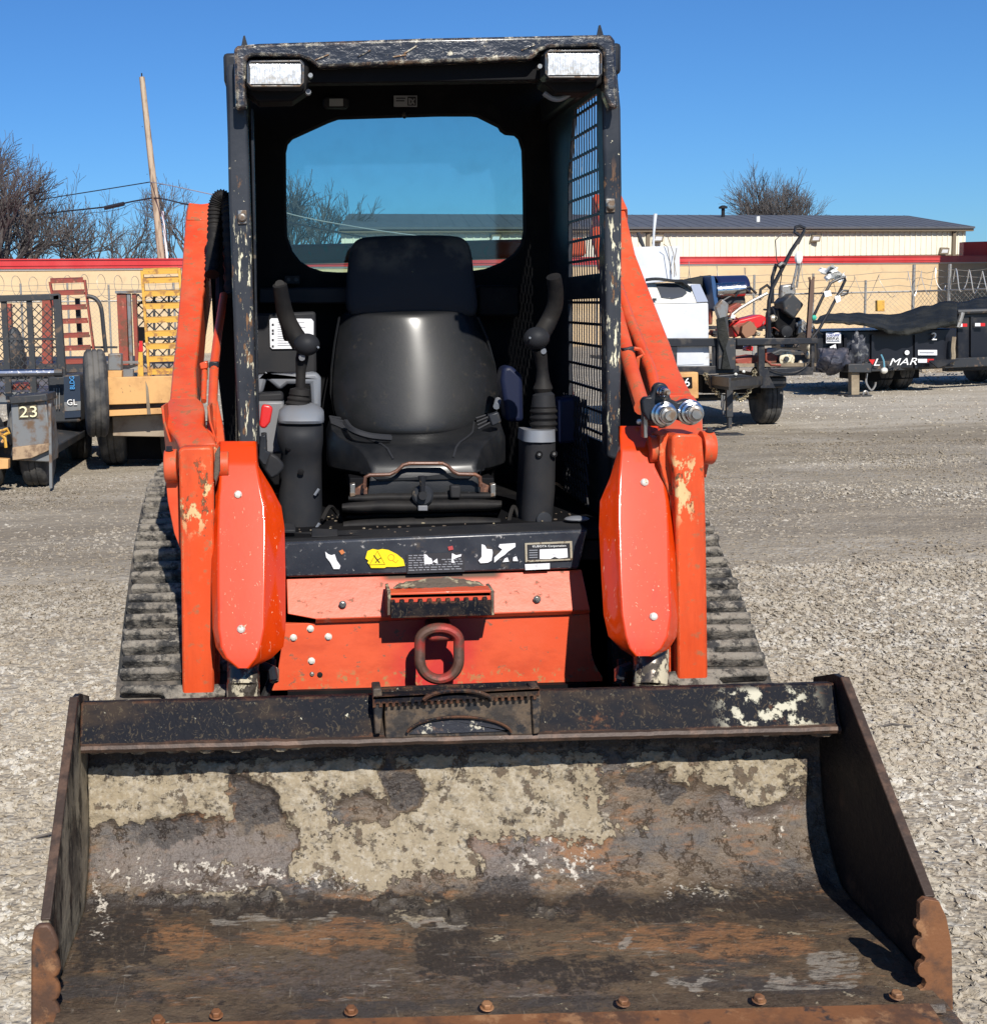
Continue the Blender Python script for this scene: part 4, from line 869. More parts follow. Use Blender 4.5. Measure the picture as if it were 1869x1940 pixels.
seat = mk('seat_backrest', shell(spline([(588,662,890),(591,651,900),(598,647,905),(620,643,914),(650,638,924),(690,633,935),(730,630,941),(765,632,940),(790,640,932),(808,655,915),(818,680,890),(824,715,850)], 40), 4.42, .09, .31), m_vin, L0, smooth=75, label='black vinyl seat back with rounded sides')
mk('headrest', B().puff([(664,470),(675,453),(700,447),(780,445),(850,445),(880,450),(893,470),(897,520),(906,596),(880,602),(780,606),(690,602),(652,596),(657,520)], 4.47, .10, .035, lean=.15), m_fab, L0, smooth=70)
for s in (0, 1):
    pts = [(905,600),(922,640),(936,690),(943,740),(939,785)] if s else [(643,600),(634,650),(628,700),(627,745),(634,785)]
    mk('seat_piping', B().tube([P(x, y, 4.435) for x, y in pts], .004, 6), m_vin, seat)
# cushion as a dished cushion
rws = []; N_ = 41; cxm = P(795,850,4.0).x
for j in range(26):
    v = j/25; y = 3.87+.58*v; row = []
    hw = .150+.118*sstep(v, -.08, .42)-.02*sstep(v,.7,1)
    for i in range(N_):
        u = -1+2*i/(N_-1)
        z = .975+.012*sstep(v, 0, .4)+(.062*abs(u)**3.2)*sstep(v, .05, .6)-.012*(1-u*u)*sstep(v,.3,1)
        z -= .055*(1-min(1, v/.16))**2
        z -= .05*max(0, (abs(u)-.93)/.07)**2
        row.append(Vector((cxm+hw*u, y+.010*abs(u)**2, z)))
    row += [Vector((cxm+hw*1.0, y+.01, .905)), Vector((cxm+hw*.8, y, .885)), Vector((cxm-hw*.8, y, .885)), Vector((cxm-hw, y+.01, .905))]
    rws.append(row)
b = B().grid(rws, True); nn = len(rws[0]); b.f += [list(range(nn))[::-1], [25*nn+k for k in range(nn)]]
cush = mk('seat_cushion', b, m_vin2, L0, smooth=55, bevel=.01, seg=3)
for s in (-1, 1):
    pts = []
    for k in range(16):
        v = .04+.9*k/15; hw = .150+.118*sstep(v, -.08, .42); u = s*(.50+.32*v)
        z = .975+.012*sstep(v, 0, .4)+(.062*abs(u)**3.2)*sstep(v, .05, .6)-.012*(1-u*u)*sstep(v,.3,1)-.055*(1-min(1, v/.16))**2
        pts.append(Vector((cxm+hw*u, 3.87+.58*v, z+.0015)))
    mk('seat_seam', B().tube(pts, .0032, 6), m_fab, cush)
    for k in range(5):
        u0 = s*.86; v = .45+.1*k
        mk('stitched_pleat', B().tube([Vector((cxm+.262*s*(.72+.02*k), 3.87+.58*v, 1.004+.012*k*.5)), Vector((cxm+.262*s*.97, 3.87+.58*(v+.02), 1.035))], .0035, 5), m_fab, cush)
mk('seat_slide_bar', B().tube([P(x, y, 3.845) for x, y in ((690,925),(692,904),(700,900),(738,899),(752,892),(764,881),(775,878),(838,878),(848,883),(858,893),(868,898),(900,899),(909,904),(910,922))], .0055, 8), m_tbar, L0)
b = B(); b.pr(662,905,936,932,3.90,.32); mk('seat_frame', b, m_int, L0, bevel=.004)
b = B(); b.pp([(664,932),(690,915),(905,910),(936,925),(936,934),(664,940)], 3.885, .03); mk('rusty_frame_plate', b, m_tbar, L0, bevel=.003)
for px, s in ((668,1),(934,-1)): b = B(); b.pp([(px-5,918),(px+5,916),(px+5,940),(px-5,942)], 3.86, .03); mk('frame_clip', b, m_steel, L0, bevel=.002)
def puckered(x0, x1, y0, y1, Y, b_=.02, mat=m_rub):
    n = 30; rws = []
    for i in range(n+1):
        x = x0+(x1-x0)*i/n; w_ = 2*NV(Vector((x*.02, y0, 0))); yc = (y0+y1)/2+w_-.02*(x-x0); h = (y1-y0)/2*(1-.35*(abs(2*i/n-1)**6))
        rws.append([P(x, yc+h*math.sin(a), Y-b_*math.cos(a)*(1 if math.cos(a) > 0 else 0)) if math.cos(a) > -.1 else P(x, yc+h*math.sin(a), Y+.3) for a in [math.pi*2*k/12 for k in range(12)]])
    b = B().grid(rws, True); b.f += [list(range(12))[::-1], [n*12+k for k in range(12)]]; return b
mk('suspension_boot', puckered(660,938,936,954,3.88), m_rub, L0, smooth=60)
mk('suspension_boot', puckered(648,950,950,974,3.855,.03), m_rub, L0, smooth=60)
mk('suspension_boot', puckered(656,942,974,984,3.90), m_rub, L0, smooth=60)
mk('suspension_boot', puckered(650,948,984,1010,3.86,.03), m_rub, L0, smooth=60)
# latch in front of the seat
b = B(); b.lathe(P(800,938,3.83), (0,-1,0), [(0,.030),(.012,.030),(.018,.024)], 20); lt = mk('weight_dial', b, m_blk, L0)
b = B(); b.lathe(P(800,938,3.805), (0,-1,0), [(0,.013),(.015,.012)], 12); mk('dial_hub', b, m_plas, lt)
mk('dial_handle', B().tube([P(800,930,3.80), P(800,914,3.79), P(800,902,3.79)], [.007,.008,.013], 10), m_blk, lt)
b = B(); b.pr(792,958,810,968,3.81,.02); mk('dial_tab', b, m_grey, lt, bevel=.002)
b = B(); b.pr(853,920,873,944,3.83,.03); mk('seat_button', b, m_plas, L0, bevel=.005)
for px in (712, 845, 888): mk('frame_rivet', B().lathe(P(px,938-.02*(px-712),3.872), (0,-1,0), [(0,.005),(.004,.003)], 10), m_plas, L0)

mk('seat_belt', B().tube([P(*q) for q in spline([(655,800,4.1),(668,815,3.98),(700,826,3.96),(740,830,3.98)], 20)], .010, 6), m_fab, L0)
mk('belt_buckle', B().pp([(925,786),(944,780),(950,800),(932,808)], 4.02, .03), m_blk, L0, bevel=.004)
mk('control_cable', B().tube([P(*q) for q in spline([(610,985,3.85),(625,960,3.9),(640,975,3.95),(655,1000,3.9)], 16)], .006, 6), m_rub, L0)
mk('control_cable', B().tube([P(*q) for q in spline([(960,1000,3.85),(972,960,3.9),(984,985,3.9)], 16)], .006, 6), m_rub, L0)
b = B()
for i in range(120):
    b.ball((-.10+.88*rnd.random(), 3.68+.4*rnd.random(), .768), .002+.005*rnd.random(), .002+.004*rnd.random(), .001+.002*rnd.random(), 5, 3)
mk('floor_dirt', b, m_mudd, L0, smooth=0, kind='stuff')
# --- left console ---
def col(name, rws, mat, **k):        # rows: (y, x0, x1, Y front, depth)
    b = B(); out = []
    for y, x0, x1, Y, d in rws:
        a, c = P(x0, y, Y), P(x1, y, Y); w_ = c-a; r_ = []
        for t, e in ((0, d), (0, .35*d), (.06, .10*d), (.2, 0), (.5, -.05*d), (.8, 0), (.94, .10*d), (1, .35*d), (1, d)): r_.append(a+w_*t+Vector((0, e, 0)))
        out.append(r_)
    b.grid(out, True); b.f += [list(range(9))[::-1], [(len(out)-1)*9+k_ for k_ in range(9)]]; return mk(name, b, mat, L0, smooth=55, **k)
cl = col('left_console', [(796,526,612,3.86,.10),(815,524,613,3.83,.14),(840,525,613,3.82,.15),(862,532,610,3.84,.14),(900,529,610,3.85,.14),(950,526,611,3.84,.15),(1008,530,612,3.84,.15)], m_plas)
col('console_cap', [(765,556,590,3.90,.05),(770,540,604,3.875,.09),(782,528,614,3.84,.12),(798,525,615,3.825,.14),(803,526,614,3.83,.14)], m_grey)
for px, py in ((547,848),(570,894)): mk('console_recess', B().lathe(P(px,py,3.832), (0,-1,0), [(0,.009),(.003,.009),(.004,.006)], 12), m_int, cl)
for px, py in ((602,930),(603,995)): mk('console_clip', B().tube([P(px-6,py+8,3.832), P(px+2,py-4,3.832)], .004, 6), m_grey, cl)
mk('joystick_boot', B().tube([P(564+4*i/23, 776-36*i/23, 3.92) for i in range(24)], [.040-.014*i/23+.0022*math.sin(i*1.1) for i in range(24)], 18), m_rub, L0)
js = mk('joystick', B().tube([P(568,748,3.92), P(569,738,3.92), P(569,734,3.92), P(570,700,3.92), P(572,680,3.92), P(574,668,3.91)], [.032,.030,.014,.015,.019,.018], 14), m_rub, L0, label='left black joystick with round knob')
mk('joystick_knob', B().ball(P(581,653,3.89), .037,.034,.032, 18, 12), m_plas, js)
mk('joystick_trigger', B().lathe(P(572,676,3.895), (0,-1,-.2), [(0,.010),(.012,.009)], 10), m_grey, js)
mk('joystick_button', B().lathe(P(602,658,3.865), (.2,-1,0), [(0,.004),(.008,.003)], 8), m_grey, js)
gb = mk('grab_bar', B().tube([P(x, y, Y) for x, y, Y in spline([(530,540,3.98),(535,570,4.0),(542,600,4.02),(556,630,4.03),(570,652,4.03)], 24)], [.021+.008*(i/23) for i in range(24)], 14), m_rub, L0)
mk('arm_rest_stay', B().tube([P(530,538,3.98), P(533,585,4.1), P(545,640,4.2)], .014, 10), m_rub, L0)
# left inner wall pieces
b = B(); b.pp([(478,602),(485,594),(598,590),(600,708),(480,712)], 4.36, .06); lp_ = mk('rear_side_panel', b, m_plas, L0, bevel=.012)
ls = mk('instruction_label', B().pp([(511,606),(514,603),(590,604),(594,609),(594,632),(594,655),(591,660),(516,661),(512,657)], 4.352, .006), m_whit, L0, bevel=.0)
b = B()
for y in (613,624,630,642,654): b.pr(515,y,519,y+4,4.350,.001)
mk('label_icon', b, m_ink, ls, smooth=0)
b = B()
for i in range(11): b.pr(526,610+i*4.3,556+rnd.random()*26,611.2+i*4.3,4.350,.001)
mk('small_print_line', b, M('label_print_grey', (.45,.45,.46), .6), ls, smooth=0)
b = B(); b.pp([(484,712),(600,706),(608,716),(608,775),(590,775),(588,728),(545,728),(530,740),(505,718),(498,745),(486,748)], 4.10, .10); mk('storage_tray', b, m_grey, L0, bevel=.01)
b = B(); b.pp([(486,752),(492,746),(534,744),(538,752),(536,760),(487,762)], 3.98, .10); mk('cup_holder', b, m_plas, L0, bevel=.006)
b = B(); b.pp([(486,760),(538,760),(536,860),(490,860)], 3.97, .10); mk('left_side_console', b, m_grey, L0, bevel=.008)
mk('control_lever', B().tube([P(502,868,3.84), P(500,820,3.86)], .008, 8), m_plas, L0)
lv = mk('red_lever_grip', B().pp([(498,766),(512,768),(517,774),(512,800),(503,812),(494,811),(491,804),(495,772)], 3.83, .022), m_redp, L0, bevel=.006, seg=3)
b = B(); b.pp([(494,826),(504,824),(504,854),(512,858),(512,884),(498,880),(490,868)], 3.83, .02); mk('lever_bracket', b, m_blk, L0, bevel=.003)
b = B(); b.pp([(512,858),(526,866),(538,880),(538,888),(528,900),(514,908),(500,890)], 3.79, .03); mk('foot_pedal', b, m_plas, L0, bevel=.006)
for (a, c) in (((537,990),(560,998)), ((590,1000),(640,1010))): b = B(); b.extr([P(a[0],a[1],3.70), P(c[0],a[1]+2,3.70), P(c[0],c[1]+6,3.66), P(a[0],c[1]+6,3.66)], (0,0,-.01)); mk('sill_bracket', b, m_plas, L0, bevel=.003)
# --- right console ---
cr = col('right_console', [(838,995,1057,3.83,.12),(870,996,1057,3.83,.13),(930,993,1056,3.83,.13),(975,990,1052,3.83,.13),(1000,990,1050,3.83,.13)], m_plas)
col('console_band', [(816,995,1056,3.827,.12),(838,994,1057,3.822,.13)], m_grey)
for px, py, r_ in ((1021,861,.010),(1049,860,.010)):
    mk('console_screw', B().lathe(P(px,py,3.822), (0,-1,0), [(0,r_),(.004,r_*.9)], 14), m_int, cr); mk('screw_head', B().lathe(P(px,py,3.818), (0,-1,0), [(0,.005),(.003,.004)], 8), m_steel, cr)
mk('console_plug', B().lathe(P(1030,984,3.822), (0,-1,0), [(0,.022),(.005,.021),(.006,.015)], 18), m_blk, cr)
rr = []; pts = []
for i in range(26):
    t = i/25; y = 818-48*t; pts.append(P(1029, y, 3.90)); rr.append(.037+.0028*math.sin(t*math.pi*8))
mk('joystick_boot', B().tube(pts, rr, 20), m_rub, L0, smooth=60)
mk('joystick_collar', B().tube([P(1029,770,3.90), P(1029,748,3.90), P(1028,742,3.90)], [.034,.031,.020], 18), m_plas, L0)
js2 = mk('joystick', B().tube([P(1028,746,3.90), P(1028,736,3.90), P(1028,722,3.90), P(1027,700,3.90), P(1024,675,3.89), P(1020,660,3.88)], [.020,.028,.020,.016,.018,.019], 14), m_rub, L0, label='right black joystick on a bellows boot')
mk('joystick_knob', B().ball(P(1016,641,3.87), .037,.034,.032, 18, 12), m_plas, js2)
mk('joystick_trigger', B().lathe(P(1028,664,3.875), (0,-1,-.2), [(0,.009),(.012,.008)], 10), m_grey, js2)
mk('joystick_button', B().lathe(P(1003,640,3.837), (0,-1,0), [(0,.0035),(.006,.003)], 8), m_grey, js2)
mk('grab_bar', B().tube([P(x, y, Y) for x, y, Y in spline([(1048,524,3.98),(1052,550,4.0),(1050,580,4.02),(1038,610,4.03),(1020,640,4.0)], 24)], [.021+.006*(i/23) for i in range(24)], 14), m_rub, L0)
m_blue = M('dark_blue_plastic', (.008,.012,.035), .5, 0, [], spec=.25)
b = B(); b.pp([(952,696),(968,692),(990,712),(992,800),(960,800),(948,720)], 4.15, .10); mk('arm_rest', b, m_blue, L0, bevel=.02, seg=3)
b = B(); b.pp([(1058,756),(1100,750),(1104,840),(1058,842)], 4.05, .1); mk('right_side_console', b, m_blue, L0, bevel=.01)
mk('seat_belt_stay', B().tube([P(940,770,4.1), P(943,758,4.15)], .010, 8), m_grey, L0)
b = B(); b.ball(P(1092,983,3.72), .035,.03,.008, 12, 6); mk('washer_cap', b, m_grey, L0)
# ------------------------------------------------------------------ background
def wallpt(px, py, Y): return P(px, py, Y)
# near building: a wall line running away to the right
A0 = Vector((-14.0, 42.6, 0)); A1 = Vector((42.0, 75.5, 0)); AD = (A1-A0).normalized(); AN = Vector((AD.y, -AD.x, 0))
ZT = 3.30
m_bei = M('beige_painted_wall', (.62,.46,.27), .8, 0, [dict(c=(.50,.37,.22), s=1.6, t=.58, w=.12, o=.5, d=12, sc=(.4,.4,2)), dict(c=(.56,.40,.23), s=.8, t=.5, w=.2, o=.6, sc=(1,1,.3)), dict(c=(.45,.33,.2), s=2.5, t=.62, w=.1, o=.5)], [(30,.004)])
m_redf = M('red_metal_fascia', (.50,.035,.035), .4, 0, [dict(c=(.62,.10,.09), s=.7, t=.55, w=.2, o=.7, sc=(1,1,.2))])
m_whi = M('white_trim', (.74,.73,.68), .5)
def wslab(name, t0, t1, z0, z1, out, thick, mat, par, **k):
    a = A0+AD*t0+AN*out; c = A0+AD*t1+AN*out
    b = B(); b.extr([a+Vector((0,0,z0)), c+Vector((0,0,z0)), c+Vector((0,0,z1)), a+Vector((0,0,z1))], -AN*thick); return mk(name, b, mat, par, **k)
WL = (A1-A0).length
bld = thing('beige_building', A0+AD*WL/2, 'long low beige building with a red metal fascia behind the razor wire fence', 'building')
wslab('wall', 0, WL, -.6, 2.93, 0, 8, m_bei, bld)
wslab('white_trim_strip', 0, WL, 2.93, 2.99, .04, .2, m_whi, bld)
wslab('fascia', 0, WL, 2.99, ZT, .10, 8.0, m_redf, bld)
wslab('fascia_ridge', 0, WL, 3.08, 3.11, .13, .04, m_redf, bld)
wslab('fascia_ridge', 0, WL, ZT-.03, ZT+.01, .14, .06, m_redf, bld)
b = B(); p = P(1838,487,71); q = P(1885,487,71); z_ = P(1838,457,71).z
b.box(p.x, q.x+6, 71.8, 72.3, 3.2, z_); mk('red_parapet', b, m_redf, bld, bevel=.02)
b = B(); b.box(33.9, 60, 60.5, 64, -.5, 12.5); nb = mk('neighbouring_warehouse', b, m_bei, label='tall warehouse just outside the right edge that shades the beige wall', cat=None) ; nb['category'] = 'building'
nb.name = 'warehouse'

# far building with dark roof
FA = Vector((2.45, 73, 0)); FB = Vector((43.4, 90, 0)); FD = (FB-FA).normalized(); FN = Vector((FD.y, -FD.x, 0)); FLn = (FB-FA).length
ZE, ZR = 5.55, 7.0
m_cre = M('cream_metal_siding', (.72,.68,.56), .6, 0, [dict(c=(.62,.58,.47), s=.5, t=.5, w=.2, o=.5)])
m_roof = M('dark_grey_metal_roof', (.075,.078,.088), .6, 0, [dict(c=(.11,.112,.12), s=1.2, t=.5, w=.2, o=.5, sc=(2,.3,1))], [])
m_brn = M('brown_metal_trim', (.15,.115,.075), .5)
fb = thing('cream_metal_building', (FA+FB)/2, 'long cream metal building with a dark grey pitched roof beyond the beige wall', 'building')
DV = Vector((.10, 1, 0))
def fslab(name, t0, t1, z0, z1, out, thick, mat, **k):
    a = FA+FD*t0+FN*out; c = FA+FD*t1+FN*out
    b = B(); b.extr([a+Vector((0,0,z0)), c+Vector((0,0,z0)), c+Vector((0,0,z1)), a+Vector((0,0,z1))], DV*thick); return mk(name, b, mat, fb, **k)
fslab('wall', 0, FLn, -.6, ZE, 0, 20, m_cre)
ribs = B()
n = int(FLn/.45)
for i in range(n):
    a = FA+FD*(i+.5)*FLn/n+FN*.001; ribs.extr([a-FD*.03+Vector((0,0,3.95)), a+FD*.03+Vector((0,0,3.95)), a+FD*.03+Vector((0,0,ZE-.2)), a-FD*.03+Vector((0,0,ZE-.2))], FN*.05)
mk('siding_ribs', ribs, m_cre, fb, smooth=0)
fslab('gutter', -.3, FLn+.3, ZE-.16, ZE+.05, .35, .3, m_brn)
fslab('trim_line', 0, FLn, 3.82, 3.93, .05, .05, m_brn)
gl = B(); gl.extr([FA+Vector((0,0,ZE)), FA+DV*11+Vector((0,0,ZR)), FA+DV*22+Vector((0,0,ZE))], FD*.1); mk('gable', gl, m_roof, fb)
o1 = FA-FD*.3+FN*.45+Vector((0,0,ZE)); o2 = FB+FD*.3+FN*.45+Vector((0,0,ZE)); r1 = FA-FD*.3+DV*11+Vector((0,0,ZR)); r2 = FB+FD*.0+DV*11+Vector((0,0,ZR)); b1 = FA-FD*.3+DV*22.4+Vector((0,0,ZE)); b2 = FB+FD*.3+DV*22.4+Vector((0,0,ZE))
b = B(); b.extr([o1, o2, r2, r1], (0,0,.12)); mk('roof_slope', b, m_roof, fb)
b = B(); b.extr([r1, r2, b2, b1], (0,0,.12)); mk('roof_slope', b, m_roof, fb)
rs_ = B()
n = int(FLn/.9)
for i in range(n):
    t = (i+.5)/n; a = o1.lerp(o2, t)+Vector((0,0,.12)); c = r1.lerp(r2, t)+Vector((0,0,.12)); rs_.bar(a, c, .05, .03)
mk('roof_seams', rs_, m_roof, fb, smooth=0)
def onfar(px, py, out=.06):           # place on the front wall of the far building
    t = 0
    for _ in range(40):
        p_ = FA+FD*t+FN*out; x, y = PX((p_.x, p_.y, 5)); t += (px-x)/FPX*p_.y*1.0
    p_ = FA+FD*t+FN*out; q = P(px, py, p_.y); return q
for px in (1227, 1806):
    p = onfar(px, 460, .12); b = B(); b.box(p.x-.1, p.x+.1, p.y-.08, p.y+.08, 2.5, ZE-.1); mk('downspout', b, m_brn, fb)
for px, py in ((1246,452),(1544,452),(1788,476),(938,452)):
    p = onfar(px, py, .3); b = B(); b.extr([p+Vector((-.32,0,-.2)), p+Vector((.28,0,-.2)), p+Vector((.34,0,.2)), p+Vector((-.2,0,.22))], (0,.35,.05)); fl = mk('floodlight', b, m_brn, fb, bevel=.03)
    b = B(); b.extr([p+Vector((-.2,-.01,-.1)), p+Vector((.2,-.01,-.1)), p+Vector((.24,-.01,.1)), p+Vector((-.12,-.01,.12))], (0,.02,0)); mk('floodlight_lens', b, m_lens, fl)
for px, y0, y1, mt, cap in ((1369,395,416,m_plas,1),(1435,410,424,m_whi,0)):
    Yv = 92 if cap else 88; a = P(px, y1+2, Yv); c = P(px, y0, Yv); o = mk('roof_vent', B().tube([a, c], .12, 8), mt, fb)
    if cap: mk('vent_cap', B().lathe(c, (0,0,1), [(0,.28),(.12,.28),(.2,.1)], 10), mt, o)

# --- fence with barbed wire and coils ---
m_galv = M('galvanised_steel', (.33,.32,.30), .45, .6, [dict(c=(.22,.17,.12), s=30, t=.58, w=.08)])
m_wire = M('galvanised_wire', (.34,.31,.26), .5, .3)
fe = thing('chain_link_fence', (8, 38, -.3), 'chain link fence topped with barbed wire and razor coils before the beige wall', 'fence')
fpts = [P(-60,573,38), P(345,569,38.5), P(700,566,38), P(1130,562,36.5), P(1500,557,35), P(1729,552,34), P(1796,550,33), P(1960,544,31)]
rail = [Vector(p) for p in fpts]
mk('top_rail', B().tube(rail, .025, 6), m_galv, fe)
def fint(px):
    for i in range(len(rail)-1):
        xa_, xb_ = PX(rail[i])[0], PX(rail[i+1])[0]
        if xa_ <= px <= xb_: return rail[i].lerp(rail[i+1], (px-xa_)/(xb_-xa_))
    return rail[0] if px < 0 else rail[-1]
for px, up_ in ((-40,.55),(40,.5),(128,.5),(206,.45),(330,.5),(450,.5),(560,.5),(690,.5),(900,.5),(1020,.5),(1130,.5),(1236,.5),(1330,.5),(1430,.5),(1540,.5),(1640,.3),(1729,.65),(1797,.62),(1880,.5)):
    p = fint(px); mk('fence_post', B().tube([Vector((p.x, p.y, -.5)), Vector((p.x, p.y, p.z+up_))], .04 if px > 1700 else .03, 7), m_galv, fe)
for k, dz in enumerate((.14,.30,.46)):
    pts = []
    for i in range(len(rail)-1):
        for t in range(8): p = rail[i].lerp(rail[i+1], t/8); pts.append(p+Vector((0,0,dz+.03*math.sin(t*1.3+i+k))))
    mk('barbed_wire', B().tube(pts, .006, 4), m_wire, fe)
mesh = B(); 
ln = 0; seg = []
for i in range(len(rail)-1): seg.append((rail[i], rail[i+1]))
for a, c in seg:
    L_ = (c-a).length; d = (c-a).normalized(); n = int(L_/.12)
    for i in range(n):
        for s in (0, 1):
            H = 1.9; p0 = a+d*(i*.12); x1_ = i*.12+(H if s else -H)
            z0 = p0.z; z1 = z0-H; x1c = min(max(x1_, 0), L_); z1c = z0-abs(x1c-i*.12)
            q = a+d*x1c; q = Vector((q.x, q.y, z1c)); mesh.bar(p0, q, .0055)
mk('chain_link_mesh', mesh, m_wire, fe, smooth=0, kind='stuff')
def coil(px0, px1, r_, pitch, dz, ry=1., th=.008, jitter=.1, mat=None, seed=1):
    rr_ = random.Random(seed); a, c = fint(px0), fint(px1); L_ = (c-a).length; d = (c-a).normalized(); n = max(2, int(L_/pitch)); pts = []
    sgm = 14
    for i in range(n*sgm):
        t = i/(n*sgm); ang = 2*math.pi*i/sgm; k = 1+jitter*math.sin(i*.37+seed)
        pts.append(a.lerp(c, t)+d*(.55*r_*math.cos(ang))+Vector((0, r_*k*math.cos(ang)*.8, dz+r_*ry*k*math.sin(ang))))
    return mk('razor_wire_coil', B().tube(pts, th, 4), mat or m_wire, fe)
coil(-40, 345, .33, .46, .38); coil(345, 700, .3, .5, .36, seed=3); coil(1190, 1560, .42, .62, .35, seed=2, jitter=.25)
coil(1560, 1700, .30, .5, .22, seed=5, jitter=.4)
m_wb = M('bright_razor_wire', (.62,.60,.56), .35, .5)
coil(1712, 1790, .30, .30, .26, th=.008, seed=4, jitter=.3, mat=m_wb); coil(1802, 1960, .26, .34, .20, th=.012, seed=6, jitter=.2, mat=m_wb)
# papers blown onto the wire
m_pap = M('white_paper', (.80,.80,.78), .8)
for i, (x0,y0,x1,y1) in enumerate(((1551,505,1586,517),(1562,514,1600,531))):
    Y = 34.3; rw = []
    for j in range(6): rw.append([P(x0+(x1-x0)*k/9+3*math.sin(j*1.7+k*.3), y0+(y1-y0)*j/5+3*math.sin(k*.8+i*2)+(2 if k in (3,7) else 0), Y+.25*math.sin(k*.9+j)) for k in range(10)])
    mk('paper_sheet', B().grid(rw), m_pap, solid=.004, label=('crumpled white paper caught on the wire, the upper one', 'crumpled white paper caught on the wire, the lower one')[i], cat='paper')
# pallet and wood heap beyond the black trailers
m_wood = M('weathered_wood', (.30,.24,.16), .85, 0, [dict(c=(.16,.12,.08), s=3, t=.5, w=.15, d=8)], [(20,.01)])
for i in range(26):
    px = 1700+rnd.random()*190; py = 701+rnd.random()*16; Y = 26.5+rnd.random()*1.2; p = P(px, py, Y)
    if i % 2: o = mk('log', B().tube([p, p+Vector((.5+rnd.random()*.9, rnd.uniform(-.2,.2), rnd.uniform(-.04,.04)))], .05+.05*rnd.random(), 7), m_wood, label='short weathered log lying in the wood heap behind the black trailers', cat='log', group='logs in the wood heap')
    else: b = B(); b.bar(p, p+Vector((.6+rnd.random(), rnd.uniform(-.3,.3), rnd.uniform(-.03,.05))), .12, .05); o = mk('board', b, m_wood, label='weathered board lying in the wood heap behind the black trailers', cat='board', group='boards in the wood heap')

# --- utility pole and wires ---
m_pole = M('weathered_pole_wood', (.42,.34,.24), .85, 0, [dict(c=(.16,.11,.075), s=3, t=.56, w=.1, d=9, sc=(3,3,.35)), dict(c=(.07,.05,.04), s=1.2, t=.66, w=.03, sc=(1,1,1))], [(20,.01,(1,1,.2))])
YP = 56
up0, up1 = P(308,520,YP), P(269,146,YP); up0 = up0+(up0-up1).normalized()*2.2
pole = mk('utility_pole', B().tube([up0, up0.lerp(up1,.5)+Vector((.03,0,0)), up1], [.165,.14,.11], 12), m_pole, at=up0, label='tall leaning wooden utility pole above the beige building', cat='utility pole')
mk('pole_top_pin', B().tube([up1, up1+Vector((0,0,.15))], .03, 6), m_plas, pole)
b = B(); b.tube([P(308,400,YP-.3), P(318,500,YP-.3)], .05, 6); mk('guy_guard', b, m_whi, pole)
for k, (px,py) in enumerate(((272,240),(281,330),(287,352),(296,440))): mk('pole_step', B().tube([P(px-2,py,YP-.15), P(px-2,py,YP-.35)], .02, 5), m_plas, pole)
def wire(name, pts, r_, mat, lab, n=30):
    return mk(name, B().tube([P(*q) for q in spline(pts, n)], r_, 5), mat, label=lab, cat='wire')
m_cab = M('black_cable', (.02,.02,.025), .5); m_shn = M('pale_cable', (.45,.45,.45), .35, .3)  # black cable and a paler grey one
wire('overhead_wire', [(-80,404,62),(0,391,60),(110,373,58),(210,357,57),(284,345,YP)], .022, m_cab, 'thin upper overhead wire running left from the pole')
wb = wire('overhead_cable', [(-80,430,62),(0,418,60),(110,402,58),(200,392,57),(250,382,56.4),(289,375,YP)], .032, m_cab, 'thick lower cable with a black sleeve running left from the pole')
mk('cable_sleeve', B().tube([P(199,394,57), P(235,386,56.6)], .085, 8), m_cab, wb)
wire('overhead_wire', [(285,345,YP),(300,347,55),(340,355,52),(400,368,50),(480,385,48),(560,408,47),(640,424,46),(740,440,45),(860,455,44)], .018, m_shn, 'pale sagging overhead wire running right from the pole behind the cab')
wire('overhead_cable', [(290,375,YP),(310,377,55),(360,388,52),(450,402,50),(540,420,48),(640,440,46),(720,455,45)], .028, m_cab, 'thick dark cable running right from the pole behind the cab')
wire('overhead_wire', [(150,405,57),(220,398,56.8),(262,383,56.5),(290,400,YP)], .010, m_cab, 'slack thin wire looping to the pole below the sleeve')
wire('overhead_wire', [(300,420,YP),(299,380,YP),(301,352,YP),(315,350,55.8)], .014, m_cab, 'short black lead curling up the right side of the pole')

